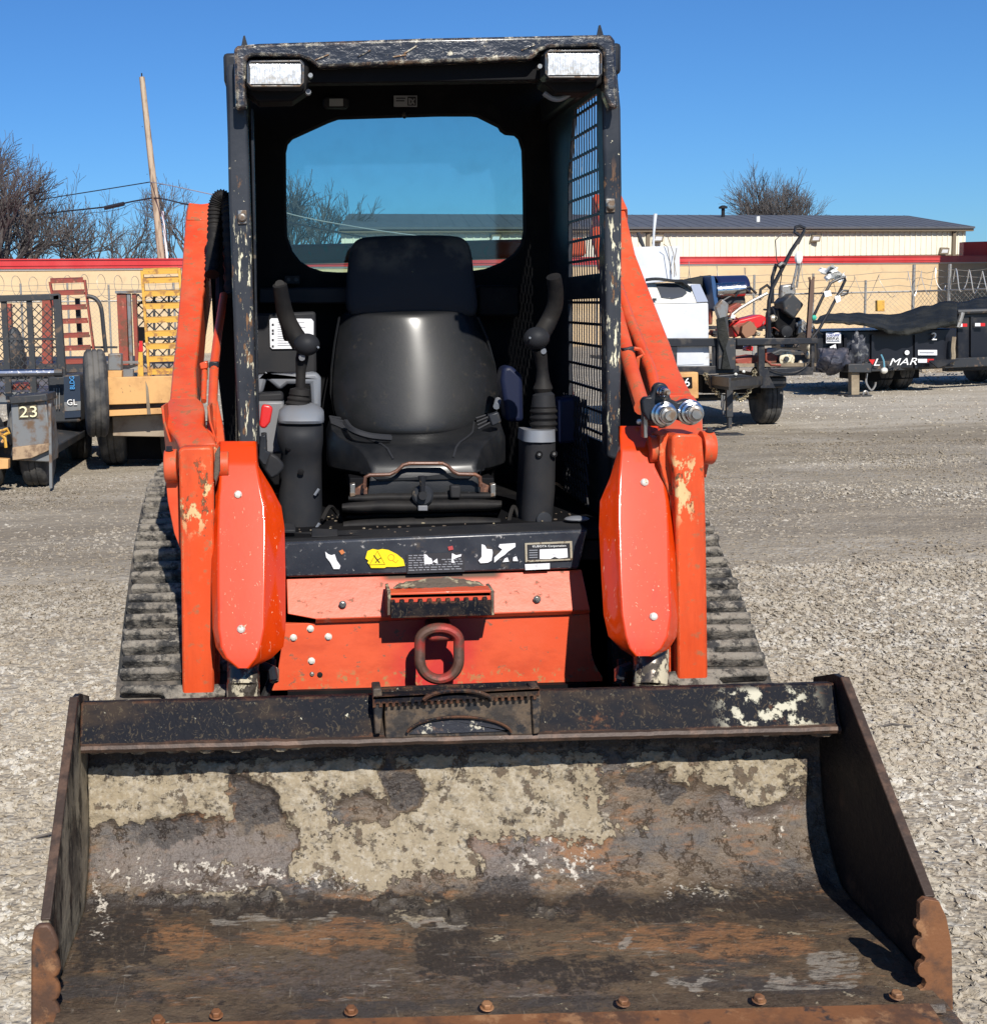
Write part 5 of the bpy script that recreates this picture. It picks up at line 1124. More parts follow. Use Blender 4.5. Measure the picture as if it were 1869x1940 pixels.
# --- bare trees ---
m_bark = M('grey_brown_bark', (.085,.075,.068), .9, 0, [dict(c=(.20,.17,.145), s=4, t=.55, w=.15, o=.6)])
m_twig = M('bare_twigs', (.085,.075,.070), .9)
def tree(base, h, spread, seed, depth, label, r0=.3, lean=0., fan=0, twig=.012, first=.25, kids=3, group=None):
    rr_ = random.Random(seed); T = B(); C = B()
    def seg3(bb_, a, c, ra, rb, n):
        bb_.tube([a, c], [ra, rb], n, cap=False)
    def grow(p, d, L_, r_, lv):
        pts = [p]; n = 3 if lv < 4 else 2; dd = d.copy()
        for i in range(n):
            dd = (dd+Vector((rr_.gauss(0,.16), rr_.gauss(0,.16), rr_.gauss(.05,.12)))).normalized(); pts.append(pts[-1]+dd*L_/n)
        rad = [max(twig, r_*(1-.35*i/n)) for i in range(n+1)]
        (T if lv < 2 else C).tube(pts, rad, 6 if lv < 2 else 3, cap=False)
        if lv >= depth: return
        k = kids+(1 if rr_.random() < .35 else 0)
        for i in range(k):
            t = rr_.uniform(.35, 1.) if i else 1.
            j = min(int(t*n), n-1); q = pts[j].lerp(pts[j+1], t*n-j)
            az = rr_.uniform(0, 2*math.pi); sp = rr_.uniform(.35, 1.0)*spread if i else .25
            u = dd.cross(Vector((0,0,1))); u = Vector((1,0,0)) if u.length < .1 else u.normalized(); v = dd.cross(u)
            nd = (dd*math.cos(sp)+(u*math.cos(az)+v*math.sin(az))*math.sin(sp)); nd.z += .10; nd.normalize()
            grow(q, nd, L_*rr_.uniform(.60,.85), r_*rr_.uniform(.5,.66), lv+1)
    base = Vector(base); t0 = thing('bare_tree', base, label, 'tree', group)
    top = base+Vector((lean*h*first, 0, h*first)); T.tube([base, base.lerp(top,.5)+Vector((.1,0,0)), top], [r0*1.3, r0*1.05, r0], 8)
    n = fan or 4
    for i in range(n):
        az = 2*math.pi*i/n+rr_.uniform(-.5,.5); sp = rr_.uniform(.2,.75)*spread*1.2
        d = Vector((math.cos(az)*math.sin(sp)+lean, math.sin(az)*math.sin(sp), math.cos(sp))).normalized(); grow(top-Vector((0,0,rr_.random()*h*.1)), d, h*.30, r0*.62, 0)
    mk('trunk', T, m_bark, t0, at=base, smooth=60); mk('crown', C, m_twig, t0, at=base, smooth=0); return t0
def tb(px, Y): p = P(px, 500, Y); return (p.x, p.y, 0)
tree(tb(-30, 58), 8.6, .95, 11, 6, 'big dense bare tree at the far left edge above the beige building', .36, fan=5, kids=3, twig=.009)
tree(tb(62, 64), 7.0, .9, 19, 5, 'bare tree half hidden by the big dense tree at the left edge', .25, fan=4)
tree(tb(160, 66), 6.8, .8, 23, 6, 'crooked bare tree under the black cable sleeve', .2, fan=3, twig=.009, kids=2)
tree(tb(215, 68), 6.4, .8, 31, 6, 'small bare tree just left of the utility pole', .22, fan=3, twig=.009, kids=2)
tree(tb(262, 72), 5.2, .8, 37, 5, 'thin bare tree directly behind the utility pole', .18, fan=3, twig=.009, kids=2)
tree(tb(345, 62), 6.8, .8, 41, 6, 'bare tree between the utility pole and the loader arm', .2, fan=3, twig=.009, kids=2)
tree(tb(575, 80), 8.6, .7, 53, 5, 'bare tree seen through the lower left of the rear window', .25, fan=5, twig=.012)
tree(tb(1482, 118), 10.2, .72, 61, 5, 'fan shaped bare tree rising behind the dark roof on the right', .3, fan=11, twig=.010, first=.3, kids=3)
0 and tree(tb(650, 95), 13.3, .25, 71, 3, 'slender treetop seen at the upper left of the rear window', .12, fan=3, twig=.012, first=.72)

# ================================================================== left group of trailers
m_dk = M('dark_grey_metal', (.032,.034,.037), .55, .2, [dict(c=(.12,.085,.06), s=14, t=.6, w=.06, r=.8)], [(60,.001)])
m_tire = M('tyre_rubber', (.030,.031,.033), .85, 0, [dict(c=(.13,.12,.105), s=6, t=.52, w=.14, o=.8)], [(40,.003)])
m_rstl = M('rusty_red_steel', (.26,.050,.030), .6, .1, [dict(c=(.14,.055,.03), s=12, t=.54, w=.08), dict(c=(.42,.14,.09), s=25, t=.64, w=.05)], [(50,.001)])
m_oyel = M('yellow_painted_steel', (.60,.33,.045), .55, 0, [dict(c=(.33,.16,.05), s=16, t=.57, w=.06, r=.8)])
m_tan = M('tan_orange_timber', (.60,.33,.12), .6, 0, [dict(c=(.42,.22,.08), s=4, t=.55, w=.12, d=8), dict(c=(.2,.12,.06), s=30, t=.66, w=.04)], [(30,.001)])
m_gal2 = M('dull_grey_steel', (.20,.205,.205), .5, .4, [dict(c=(.16,.10,.06), s=10, t=.56, w=.1)])
def tyre(name, c, r_, wd, mat=None, par=None, n=30, rim=True, ax=(1,0,0), **k):
    ax = Vector(ax).normalized(); c = Vector(c); t_ = mk(name, B().lathe(c-ax*wd/2, ax, [(0,r_*.62),(0.001,r_*.80),(wd*.06,r_*.93),(wd*.18,r_),(wd*.36,r_),(wd*.37,r_*.975),(wd*.40,r_*.975),(wd*.41,r_),(wd*.59,r_),(wd*.60,r_*.975),(wd*.63,r_*.975),(wd*.64,r_),(wd*.82,r_),(wd*.94,r_*.93),(wd-.001,r_*.80),(wd,r_*.62)], n), m_tire, par, **k)
    if rim: mk('rim', B().lathe(c-ax*wd*.45, ax, [(0,r_*.6),(wd*.1,r_*.55),(wd*.12,r_*.2),(wd*.8,r_*.2),(wd*.82,r_*.55),(wd*.9,r_*.6)], 20), m_gal2, t_)
    return t_
def slatmesh(x0, y0, x1, y1, Y, pitch, th, mat, par, name='expanded_mesh'):
    b = B(); h = pitch
    a = P(x0, y1, Y); c = P(x1, y0, Y); W_, H_ = c.x-a.x, c.z-a.z
    def clip(px_, pz, s):
        t0, t1 = 0, H_+W_
        lo = 0.; hi = H_-pz if pz < H_ else 0
        if s > 0: hi = min(hi, W_-px_)
        else: hi = min(hi, px_)
        if hi > .01: b.bar((a.x+px_, Y, a.z+pz), (a.x+px_+s*hi, Y, a.z+pz+hi), th)
    k = 0
    while k*h < W_: clip(k*h, 0, 1); clip(k*h, 0, -1); k += 1
    k = 1
    while k*h < H_: clip(0, k*h, 1); clip(W_, k*h, -1); k += 1
    return mk(name, b, mat, par, smooth=0)
def axle(par, x0, x1, Y, z): return mk('axle', B().tube([(x0,Y,z),(x1,Y,z)], .035, 8), m_dk, par)

# a) near trailer at the left edge: grey tool box "23" and ramp gate
g = G(60, 921); Ta = thing('grey_equipment_trailer', (-2.6, 11.6, 0), 'grey trailer at the left edge carrying a toolbox numbered 23', 'trailer')
tb_ = mk('tool_box', B().pp([(21,764),(88,758),(97,850),(97,876),(26,872),(24,850)], 10.9, .35), m_gal2, Ta, bevel=.01)
mk('tool_box_lid', B().pp([(17,752),(88,746),(91,760),(20,766)], 10.86, .42), m_dk, tb_, bevel=.008)
mk('rusty_ledge', B().pp([(24,848),(94,840),(96,852),(60,868),(24,872)], 10.85, .06), M('rusty_tan_steel', (.36,.25,.15), .7, 0, [dict(c=(.16,.10,.06), s=12, t=.5, w=.1)]), tb_, bevel=.004)
pl = mk('number_plate', B().pp([(35,766),(71,763),(73,793),(36,795)], 10.895, .008), M('black_plate', (.05,.042,.032), .6, 0, [dict(c=(.16,.12,.07), s=30, t=.56, w=.08)]), tb_)
text('number', '23', 54, 780, 10.885, 21, M('cream_stencil', (.72,.66,.42), .7, 0, [dict(c=(.2,.15,.1), s=40, t=.66, w=.03)]), tb_, wpx=33, ext=.004)
mk('corner_post', B().pp([(92,765),(97,765),(99,925),(94,925)], 10.84, .05), m_gal2, Ta)
for px in (74, -20): p = P(px, 893, 11.25); tyre('wheel', (p.x, 11.25, .30), .30, .22, par=Ta)
p = P(30, 897, 11.6); tyre('wheel', (p.x, 12.05, .30), .30, .22, par=Ta)
axle(Ta, P(-60,900,11.25).x, P(84,900,11.25).x, 11.25, .30)
mk('deck', B().pp([(-120,846),(20,842),(95,852),(95,868),(-120,880)], 11.1, 3.2), m_dk, Ta, bevel=.01)
mk('frame_beam', B().pp([(-120,862),(16,870),(16,888),(-120,895)], 10.75, .08), m_tan, Ta, bevel=.004)
mk('side_box', B().pp([(-120,815),(10,812),(18,846),(-120,850)], 10.95, .2), m_dk, Ta, bevel=.01)
mk('ratchet_strap', B().tube([P(x,y,10.8) for x, y in ((-10,820),(4,816),(14,812),(18,820),(8,824),(-2,820),(10,830),(12,848))], .012, 5), m_oyel, Ta)
mk('ratchet_strap', B().tube([P(x,y,10.82) for x, y in ((-10,812),(6,826),(16,816),(4,838))], .01, 5), m_tan, Ta)
# b) ramp gate trailer
Tg = thing('gate_trailer', (-3.2, 12.8, 0), 'dark trailer with an upright charcoal mesh ramp gate behind the toolbox', 'trailer')
gate = mk('ramp_gate', B().pp([(-80,562),(112,556),(113,568),(-80,575)], 12.7, .06).pp([(100,560),(114,557),(126,722),(110,722)], 12.7, .06), m_dk, Tg, bevel=.006, label='upright charcoal ramp gate filled with expanded mesh')
for x0, x1 in ((50,60),(2,12),(-45,-36)): mk('gate_upright', B().pp([(x0,570),(x1,570),(x1+10,745),(x0+8,745)], 12.72, .04), m_dk, gate)
mk('gate_crossbar', B().pp([(-80,640),(112,640),(113,644),(-80,645)], 12.73, .03), m_dk, gate)
slatmesh(-80, 575, 112, 745, 12.75, .075, .008, m_dk, gate)
mk('torsion_bar', B().tube([P(-80,708,12.4), P(104,706,12.4)], .035, 10), m_chr, Tg)
mk('torsion_sleeve', B().tube([P(104,706,12.4), P(119,706,12.4)], .04, 10), m_dk, Tg)
sb = mk('fender_box', B().pp([(90,714),(152,708),(153,800),(96,802)], 12.6, .5), m_dk, Tg, bevel=.02)
mk('fender_plate', B().pp([(121,714),(152,712),(153,790),(123,792)], 12.58, .015), M('blue_black_paint', (.025,.035,.055), .3), sb)
mk('fender_bright_strip', B().pp([(122,762),(153,760),(153,777),(123,779)], 12.575, .012), m_gal2, sb)
text('lettering', 'BLDG', 137, 725, 12.56, 9, M('blue_lettering', (.06,.30,.65), .5), sb, wpx=24, rot=90, ext=.003)
text('lettering', 'GL', 137, 762, 12.56, 11, m_textw, sb, wpx=19, ext=.003)
for px in (102,107,112): mk('light_strip', B().pr(px,735,px+1.6,775,12.57,.01), m_gal2, sb)
p = P(146, 808, 13.3); tyre('wheel', (p.x, 13.3, .33), .33, .24, par=Tg, ax=(1,.25,0))
p = P(60, 808, 13.3); tyre('wheel', (p.x, 13.7, .33), .33, .24, par=Tg)
mk('deck', B().pp([(-120,745),(100,742),(100,764),(-120,768)], 12.8, 3.5), m_gal2, Tg)
mk('lower_mesh_panel', B().pr(20,752,60,764,12.3,.02), m_rstl, Tg)
b = B(); b.ball(P(29,665,14.2), .10,.1,.25, 10, 8); b.pr(16,668,44,700,14.2,.2); mk('seat', b, m_dk, Tg)
mk('load_block', B().pr(22,728,60,752,13.2,.4), m_rstl, Tg)
# red ramps behind
Tr = thing('red_ramp_trailer', (-3.0, 16.5, 0), 'trailer with rust red ladder ramps standing behind the charcoal gate', 'trailer')
YR = 15.5
def ladder(name, xs0, xs1, ys_, Y, mat, par, ry=5, rw_=5, lab=None):
    (xa0, ya0), (xa1, ya1) = xs0; (xb0, yb0), (xb1, yb1) = xs1
    o = mk(name, B().pp([(xa0,ya0),(xa0+rw_,ya0),(xa1+rw_,ya1),(xa1,ya1)], Y, .07).pp([(xb0,yb0),(xb0+rw_,yb0),(xb1+rw_,yb1),(xb1,yb1)], Y, .07), mat, par, bevel=.004, label=lab)
    for y in ys_:
        t = (y-ya0)/(ya1-ya0); x0 = xa0+(xa1-xa0)*t+rw_; x1 = xb0+(xb1-xb0)*t
        b = B(); b.extr([P(x0,y,Y+.005), P(x1,y-2,Y+.005), P(x1,y-2+ry,Y+.005), P(x0,y+ry,Y+.005)], (0,.05,0)); b.extr([P(x0,y,Y+.004), P(x1,y-2,Y+.004), P(x1,y-5,Y+.09), P(x0,y-3,Y+.09)], (0,0,.012)); mk('rung', b, mat, o)
    return o
ladder('ladder_ramp', ((92,534),(122,695)), ((158,530),(176,668)), (532,555,583,609,636,660,685), YR, m_rstl, Tr, 5, 4, 'rust red steel ladder ramp leaning upright')
mk('ramp_column', B().pr(80,565,98,700,YR+.2,.1), m_rstl, Tr); mk('ramp_column', B().pp([(10,575),(20,575),(24,660),(14,660)], YR, .1), m_rstl, Tr)
mk('dark_brace', B().pp([(142,565),(150,565),(156,660),(148,660)], YR+.3, .08), m_dk, Tr)
mk('hoop_bar', B().tube([P(*q) for q in spline([(165,561,YR),(178,564,YR),(188,574,YR),(193,590,YR),(197,630,YR),(201,668,YR)], 20)], .024, 8), m_dk, Tr)
mk('deck', B().pp([(-60,692),(230,690),(230,704),(-60,708)], YR-.1, 3), m_dk, Tr)
mk('side_rail', B().pr(40,656,222,660,YR+.4,.05), m_dk, Tr)
p = P(150, 745, YR+.8); tyre('wheel', (p.x, YR+.8, .34), .34, .24, par=Tr)
p = P(40, 745, YR+.8); tyre('wheel', (p.x, YR+.8, .34), .34, .24, par=Tr)
mk('side_frame', B().pp([(-60,704),(230,700),(230,730),(-60,735)], YR, .1), m_dk, Tr)
# tan timber trailer
To = thing('tan_flatbed_trailer', (-1.6, 12.9, 0), 'tan orange flatbed trailer with an upright spare tyre and yellow ladder ramp', 'trailer')
mk('deck_board', B().pp([(179,716),(330,712),(332,763),(181,768)], 11.9, .08), m_tan, To, bevel=.006)
mk('deck_board', B().pp([(179,779),(330,772),(330,783),(181,790)], 11.9, .10), m_tan, To, bevel=.004)
mk('board_gap', B().pr(186,764,330,778,11.97,.08), m_dk, To)
mk('deck_beam', B().pp([(213,789),(330,784),(330,828),(214,826)], 12.1, .12), M('grey_tan_steel', (.30,.24,.17), .6, 0, [dict(c=(.2,.14,.09), s=5, t=.5, w=.1)]), To, bevel=.005)  # greyish tan beam below the boards
mk('deck', B().pp([(180,730),(340,728),(340,760),(182,763)], 12.0, 4.), m_tan, To)
mk('deck_splinter', B().pp([(276,722),(281,735),(284,768),(286,785),(279,785),(278,768)], 11.89, .02), m_wood, To)
sp = P(179, 746, 11.95); tyre('spare_tyre', sp+Vector((-.0,.1,0)), .385, .20, par=To, ax=(1,.18,0), label='upright spare tyre at the corner of the tan trailer')
for px in (214, 330): p = P(px, 850, 12.5); tyre('wheel', (p.x, 12.7, .35), .35, .24, par=To)
for px in (214, 330): p = P(px, 850, 13.6); tyre('wheel', (p.x, 13.6, .35), .35, .24, par=To)
axle(To, P(214,850,12.7).x, P(330,850,12.7).x+.8, 12.7, .35)
mk('under_deck_shade_block', B().pr(230,828,330,870,12.6,.3), m_int, To)  # near-black block painting in the darkness under the deck
mk('junction_box', B().pr(205,670,230,702,12.1,.12), m_gal2, To, bevel=.008); mk('box_base', B().pr(205,702,231,716,12.1,.12), m_tan, To, bevel=.004)
mk('side_bracket', B().pr(232,700,252,714,12.3,.1), m_gal2, To)
sk = mk('stake', B().pp([(263,665),(270,665),(272,713),(261,713)], 12.0, .03), m_oyel, To); mk('stake_tip', B().pp([(264,646),(270,646),(271,666),(263,666)], 11.995, .035), m_redp, sk)
ladder('ladder_ramp', ((266,513),(280,713)), ((337,508),(352,713)), (514,531,556,580,606,632,656,680,704), 12.25, m_oyel, To, 6, 5, 'yellow painted ladder ramp standing on the tan trailer')
for px, x2, mt in ((221,239,m_rstl),(250,258,m_rstl),(240,247,m_gal2)): mk('rack_post', B().pp([(px,556),(x2,556),(x2+5,692),(px+6,692)], 13.4, .08), mt, To, bevel=.004)
mk('rack_top', B().pp([(218,551),(330,548),(330,553),(218,556)], 13.38, .1), m_gal2, To)
mk('rear_rail', B().pr(200,684,330,689,13.2,.05), m_gal2, To); mk('dark_crate', B().pr(256,620,272,650,13.5,.3), m_int, To)
slatmesh(262, 555, 345, 700, 13.6, .10, .012, m_dk, To, 'rack_mesh')
for y in (572, 600, 640): mk('rack_bar', B().pr(262,y,345,y+4,13.55,.04), m_dk, To)
for x in (290, 318): mk('rack_bar', B().pr(x,555,x+4,700,13.5,.04), m_dk, To)

# ================================================================== right group
m_tb = M('black_trailer_paint', (.013,.014,.018), .42, .1, [dict(c=(.07,.06,.05), s=8, t=.57, w=.08, o=.7)])
m_appl = M('white_appliance_enamel', (.60,.62,.65), .35, 0, [dict(c=(.48,.49,.50), s=3, t=.55, w=.15, o=.6, d=10), dict(c=(.40,.36,.30), s=9, t=.66, w=.05, o=.5, d=10)])
m_tarp = M('black_tarpaulin', (.013,.014,.013), .7, 0, [dict(c=(.035,.034,.028), s=3, t=.55, w=.12, o=.7)], [(9,.03)], spec=.2)
YU = 14.4
U = thing('black_utility_trailer', (5.6, 15.2, 0), 'black open utility trailer heaped with appliances and mowers', 'trailer')
mk('top_rail', B().pp([(1240,641),(1470,640),(1470,655),(1240,657)], YU, .06).pp([(1395,641),(1549,640),(1549,651),(1395,655)], YU-.02, .05), m_tb, U, bevel=.006)
mk('bottom_rail', B().pp([(1270,694),(1400,693),(1400,706),(1272,712)], YU, .08), m_tb, U, bevel=.006)
mk('bottom_rail', B().pp([(1446,698),(1540,695),(1540,710),(1447,714)], YU, .08), m_tb, U, bevel=.006)
for x0, x1, y1 in ((1269,1282,705),(1350,1363,705),(1436,1448,716),(1456,1462,640),(1378,1393,700),(1536,1542,700)):
    if y1 > 650: mk('rail_post', B().pr(x0,648,x1,y1,YU+.01,.05), m_tb, U, bevel=.004)
mk('post_gusset', B().pp([(1437,700),(1456,700),(1456,712),(1468,735),(1440,735)], YU-.02, .02), m_tb, U)
mk('floor', B().pp([(1240,690),(1545,688),(1545,694),(1240,697)], YU+.1, 3.2), m_wood, U)
mk('rear_rail', B().pp([(1250,618),(1530,616),(1530,623),(1250,625)], YU+3.2, .06), m_tb, U)
mk('tongue', B().extr([P(1335,710,YU), P(1348,718,YU), P(1380,722,YU-.9), P(1380,716,YU-.9)], (0,0,-.09)).extr([P(1446,712,YU), P(1434,718,YU), P(1384,722,YU-.9), P(1384,716,YU-.9)], (0,0,-.09)), m_tb, U, bevel=.004)
mk('coupler_plate', B().pp([(1345,712),(1400,708),(1425,712),(1425,734),(1346,735)], YU-.25, .08), m_tb, U, bevel=.008)
for px, py in ((1393,718),(1393,709),(1408,704)): hexbolt('frame_bolt', P(px,py,YU-.26), .012, .01, m_zinc, U)
jk = mk('jack', B().pr(1376,716,1388,790,YU-.4,.06).pr(1379,785,1386,812,YU-.39,.05), m_dk, U, bevel=.003); b = B(); b.box(P(1380,812,YU-.4).x-.13, P(1380,812,YU-.4).x+.13, YU-.5, YU-.25, .0, .012); mk('jack_foot', b, m_dk, jk)
mk('jack_crank', B().tube([P(1367,748,YU-.42), P(1366,770,YU-.42), P(1369,785,YU-.42), P(1371,750,YU-.42)], .008, 6), m_gal2, jk)
for px in (1449, 1240): p = P(px, 762, YU+.75); tyre('wheel', (p.x, YU+.75, .31), .31, .22, par=U)
p = P(1446, 762, YU+1.6); tyre('wheel', (p.x, YU+1.6, .31), .31, .22, par=U)
axle(U, P(1240,760,YU+.75).x, P(1445,760,YU+.75).x, YU+.75, .31)
mk('fender', B().pp([(1440,714),(1490,713),(1490,731),(1484,735),(1440,736)], YU+.3, 1.5), m_tb, U, bevel=.02)
mk('underbody', B().pr(1330,712,1440,745,YU+.5,.3), m_int, U)
mk('light_box', B().pp([(1287,706),(1322,705),(1323,755),(1289,756)], YU-.15, .2), m_tan, U, bevel=.01)
mk('light_plate', B().pp([(1291,715),(1310,714),(1311,735),(1292,736)], YU-.16, .02), m_int, U); text('number', '6', 1301, 724, YU-.165, 16, m_textw, U, ext=.003)
def chain(name, pts, n, r_, wr, mat, par, **k):
    pp_ = [P(*q) for q in spline(pts, n+1)]; b = B()
    for i in range(n):
        a, c = pp_[i], pp_[i+1]; m_ = (a+c)/2; d = (c-a).normalized(); s = d.cross(Vector((0,1,0))).normalized() if i % 2 else Vector((0,1,0)); hl = (c-a).length*.66
        ring = [m_+d*hl*math.cos(t)+s*r_*math.sin(t) for t in [2*math.pi*q/8 for q in range(8)]]; b.tube(ring, wr, 4, close=True)
    return mk(name, b, mat, par, **k)
m_chn = M('brassy_chain_steel', (.42,.36,.24), .45, .6)
chain('safety_chain', [(1334,706,YU-.1),(1345,728,YU-.15),(1362,748,YU-.2),(1382,754,YU-.25),(1394,746,YU-.3)], 26, .024, .007, m_chn, U)
chain('safety_chain', [(1429,700,YU-.1),(1426,725,YU-.15),(1412,750,YU-.2),(1400,757,YU-.25),(1390,748,YU-.3)], 24, .024, .007, m_chn, U)
mk('rear_gate_strut', B().tube([P(1455,600,YU+.05), P(1457,644,YU+.05)], .02, 6), m_tb, U)

# appliances
wm = thing('clothes_dryer', P(1310,700,YU+.45), 'white dryer with sloping top and dark oval window in the utility trailer', 'dryer')
yb_ = YU+.09
mk('body', B().pp([(1215,577),(1341,574),(1344,694),(1215,700)], yb_, .65), m_appl, wm, bevel=.012)
mk('front_panel', B().pp([(1240,582),(1330,580),(1333,690),(1240,694)], yb_-.006, .01), m_appl, wm, bevel=.004)
mk('console_hood', B().extr([P(1218,576,yb_), P(1341,573,yb_), P(1325,538,yb_+.25), P(1225,536,yb_+.25)], (0,.35,-.04)), M('cream_appliance_plastic', (.68,.66,.60), .4), wm, bevel=.01)
mk('door_window', B().extr([P(1242,540,yb_+.22), P(1262,537,yb_+.235), P(1282,540,yb_+.22), P(1296,548,yb_+.17), P(1300,556,yb_+.12), P(1292,563,yb_+.08), P(1272,567,yb_+.05), P(1252,564,yb_+.07), P(1248,552,yb_+.14)], (0,-.012,.006)), M('smoked_plastic', (.06,.065,.075), .2), wm, bevel=.003)
mk('control_strip', B().extr([P(1307,540,yb_+.22), P(1325,539,yb_+.22), P(1340,572,yb_-.001), P(1319,573,yb_-.001)], (0,-.008,.004)), M('blue_grey_plastic', (.30,.33,.40), .4), wm)
mk('side_clip', B().pr(1236,565,1243,570,yb_-.01,.02), m_ink, wm)
wp2 = thing('white_cabinet_panel', P(1245,560,YU+1.0), 'tall square white appliance back standing behind the dryer', 'appliance')
mk('panel', B().pp([(1198,468),(1287,466),(1288,531),(1198,540)], YU+1.0, .5), m_appl, wp2, bevel=.01)
mk('panel_lower_part', B().pr(1200,536,1286,560,YU+1.05,.4), m_appl, wp2)  # white block continuing the appliance below its panel
mk('white_pole', B().tube([P(1241,405,YU+1.6), P(1238,440,YU+1.6), P(1236,500,YU+1.6)], [.022,.014,.012], 8), m_appl, label='thin white pole sticking up behind the white appliance', cat='pole')
mk('dark_paddle', B().tube([P(1208,440,YU+1.5), P(1213,456,YU+1.5), P(1222,475,YU+1.5)], [.02,.026,.012], 8), m_dk, label='dark curved paddle blade beside the loader arm above the white appliance', cat='paddle')
for i, pts in enumerate((((1256,462),(1264,468),(1272,520)),((1263,445),(1275,480),(1280,522)),((1281,470),(1276,500),(1277,525)))):
    mk('dry_stalk', B().tube([P(x,y,YU+.9) for x, y in pts], .004, 4), m_wood, label=('leftmost dry stalk before the white appliance', 'longest dry stalk before the white appliance', 'rightmost dry stalk before the white appliance')[i], cat='stalk')
b = B(); rw = []
for j in range(5): rw.append([P(1222+88*i/14, 528-2*math.sin(i*.5)+j*1.2+(9*max(0, (i-11)/3.))*(1+j*.3), YU+.5-.3*j/4) for i in range(15)])
mk('black_sheet', b.grid(rw), m_tarp, solid=.006, label='strip of black plastic sheet lying over the dryer', cat='sheet')
# grill
gr = thing('barbecue_grill', P(1375,600,YU+.7), 'blue and chrome hooded barbecue grill on the utility trailer', 'grill')
rw = []
for k in range(13):
    a = math.pi*k/12; rw.append([Vector((P(1350+58*i/8, 545, YU+.7).x+(.02 if k < 6 else 0)*0, YU+.7-.26*math.cos(a)*(.9), P(1380,558,YU+.7).z+.20*math.sin(a)**.8)) for i in range(9)])
m_blu = M('dark_blue_enamel', (.012,.018,.06), .3); 
hood = mk('grill_hood', B().grid(rw), m_blu, gr, solid=.01, smooth=60)
mk('chrome_front', B().tube([P(1355,551,YU+.44), P(1408,548,YU+.44)], .082, 24), m_chr, gr)
mk('firebox', B().pp([(1352,560),(1410,556),(1412,575),(1358,578)], YU+.45, .5), m_dk, gr, bevel=.01)
mk('blue_side', B().pp([(1346,523),(1352,522),(1357,545),(1360,575),(1355,590),(1350,560)], YU+.40, .3), M('worn_blue_paint', (.015,.06,.16), .5), gr, bevel=.004)
mk('grill_handle', B().tube([P(1392,562,YU+.36), P(1400,551,YU+.34), P(1412,548,YU+.34), P(1424,556,YU+.36)], .012, 6), m_dk, gr)
mk('dark_tarp', B().extr([P(1290,532,YU+.7), P(1346,521,YU+.7), P(1350,545,YU+.6), P(1335,560,YU+.6)], (0,.35,.0)), m_tarp, label='dark tarpaulin fold between the dryer and the grill', cat='tarp')
# mowers and tools
def handle(name, pts, r_, mat, par, Y0=0): return mk(name, B().tube([P(x, y, Y0) for x, y in pts], r_, 7), mat, par)
mw = thing('red_lawn_mower', P(1420,640,YU+.4), 'tipped red lawn mower with bent handles heaped over the trailer rail', 'lawn mower')
mk('mower_deck', B().pp([(1386,618),(1400,606),(1440,596),(1450,600),(1452,614),(1440,620),(1415,632),(1392,640)], YU+.3, .3), m_redp, mw, bevel=.015)
mk('mower_side', B().pp([(1386,618),(1400,612),(1428,610),(1433,628),(1415,640),(1398,636)], YU+.28, .05), m_rstl, mw, bevel=.01)
mk('mower_shroud', B().pp([(1376,584),(1398,573),(1405,577),(1400,588),(1380,594)], YU+.32, .2), m_rstl, mw, bevel=.01)
handle('mower_handle', ((1375,605),(1400,585),(1425,570),(1452,556)), .018, m_galv, mw, YU+.3)
handle('mower_handle', ((1360,575),(1385,560),(1405,546),(1420,544),(1432,556)), .014, m_tb, mw, YU+.4)
handle('mower_grip', ((1438,568),(1440,548),(1452,540),(1460,548)), .016, m_tb, mw, YU+.35)
bx = mk('brown_carton', B().pp([(1406,618),(1421,608),(1434,622),(1428,634),(1412,641),(1404,630)], YU+.2, .15), M('brown_card', (.25,.12,.065), .7), label='crushed brown carton against the red mower', cat='carton', bevel=.005)
hd2 = thing('string_trimmer', P(1480,560,YU+.3), 'long black pole tool with a D shaped grip rising over the trailer', 'garden tool')
handle('shaft', ((1452,640),(1456,570),(1462,545),(1480,510),(1498,475),(1516,448)), .022, m_tb, hd2, YU+.3)
handle('grip', ((1516,448),(1504,440),(1506,430),(1514,428),(1524,432),(1521,440),(1510,462)), .017, m_tb, hd2, YU+.3)
handle('clamp', ((1474,505),(1480,500),(1485,502)), .03, m_tb, hd2, YU+.28)
handle('control_cable', ((1474,560),(1480,520),(1470,490),(1468,455),(1480,443),(1500,444)), .005, m_tb, hd2, YU+.28)
handle('side_bar', ((1462,575),(1462,525),(1470,500)), .02, m_tb, hd2, YU+.35)
eg = thing('walk_behind_tiller', P(1500,620,YU+.4), 'walk behind machine with a square black engine and pale muffler on the trailer', 'tiller')
mk('engine_box', B().pp([(1482,572),(1500,554),(1523,577),(1504,605),(1484,590)], YU+.25, .3), m_dk, eg, bevel=.02)
mk('engine_block', B().pp([(1470,590),(1484,578),(1502,604),(1515,600),(1524,616),(1510,640),(1478,640),(1466,615)], YU+.35, .35), m_int, eg, bevel=.02)
mk('air_filter', B().lathe(P(1487,628,YU+.3), (0,-1,0), [(0,.07),(.05,.06),(.06,.02)], 14), m_plas, eg)
mk('muffler', B().pp([(1508,612),(1520,604),(1528,612),(1520,630),(1510,634)], YU+.3, .1), m_galv, eg, bevel=.01)
mk('yellow_cap', B().ball(P(1464,603,YU+.28), .045,.04,.04, 8, 6), m_cream, eg)
mk('white_bag', B().pp([(1480,540),(1506,537),(1508,556),(1492,570),(1482,578),(1478,560)], YU+.42, .1), m_galv, eg, bevel=.02)
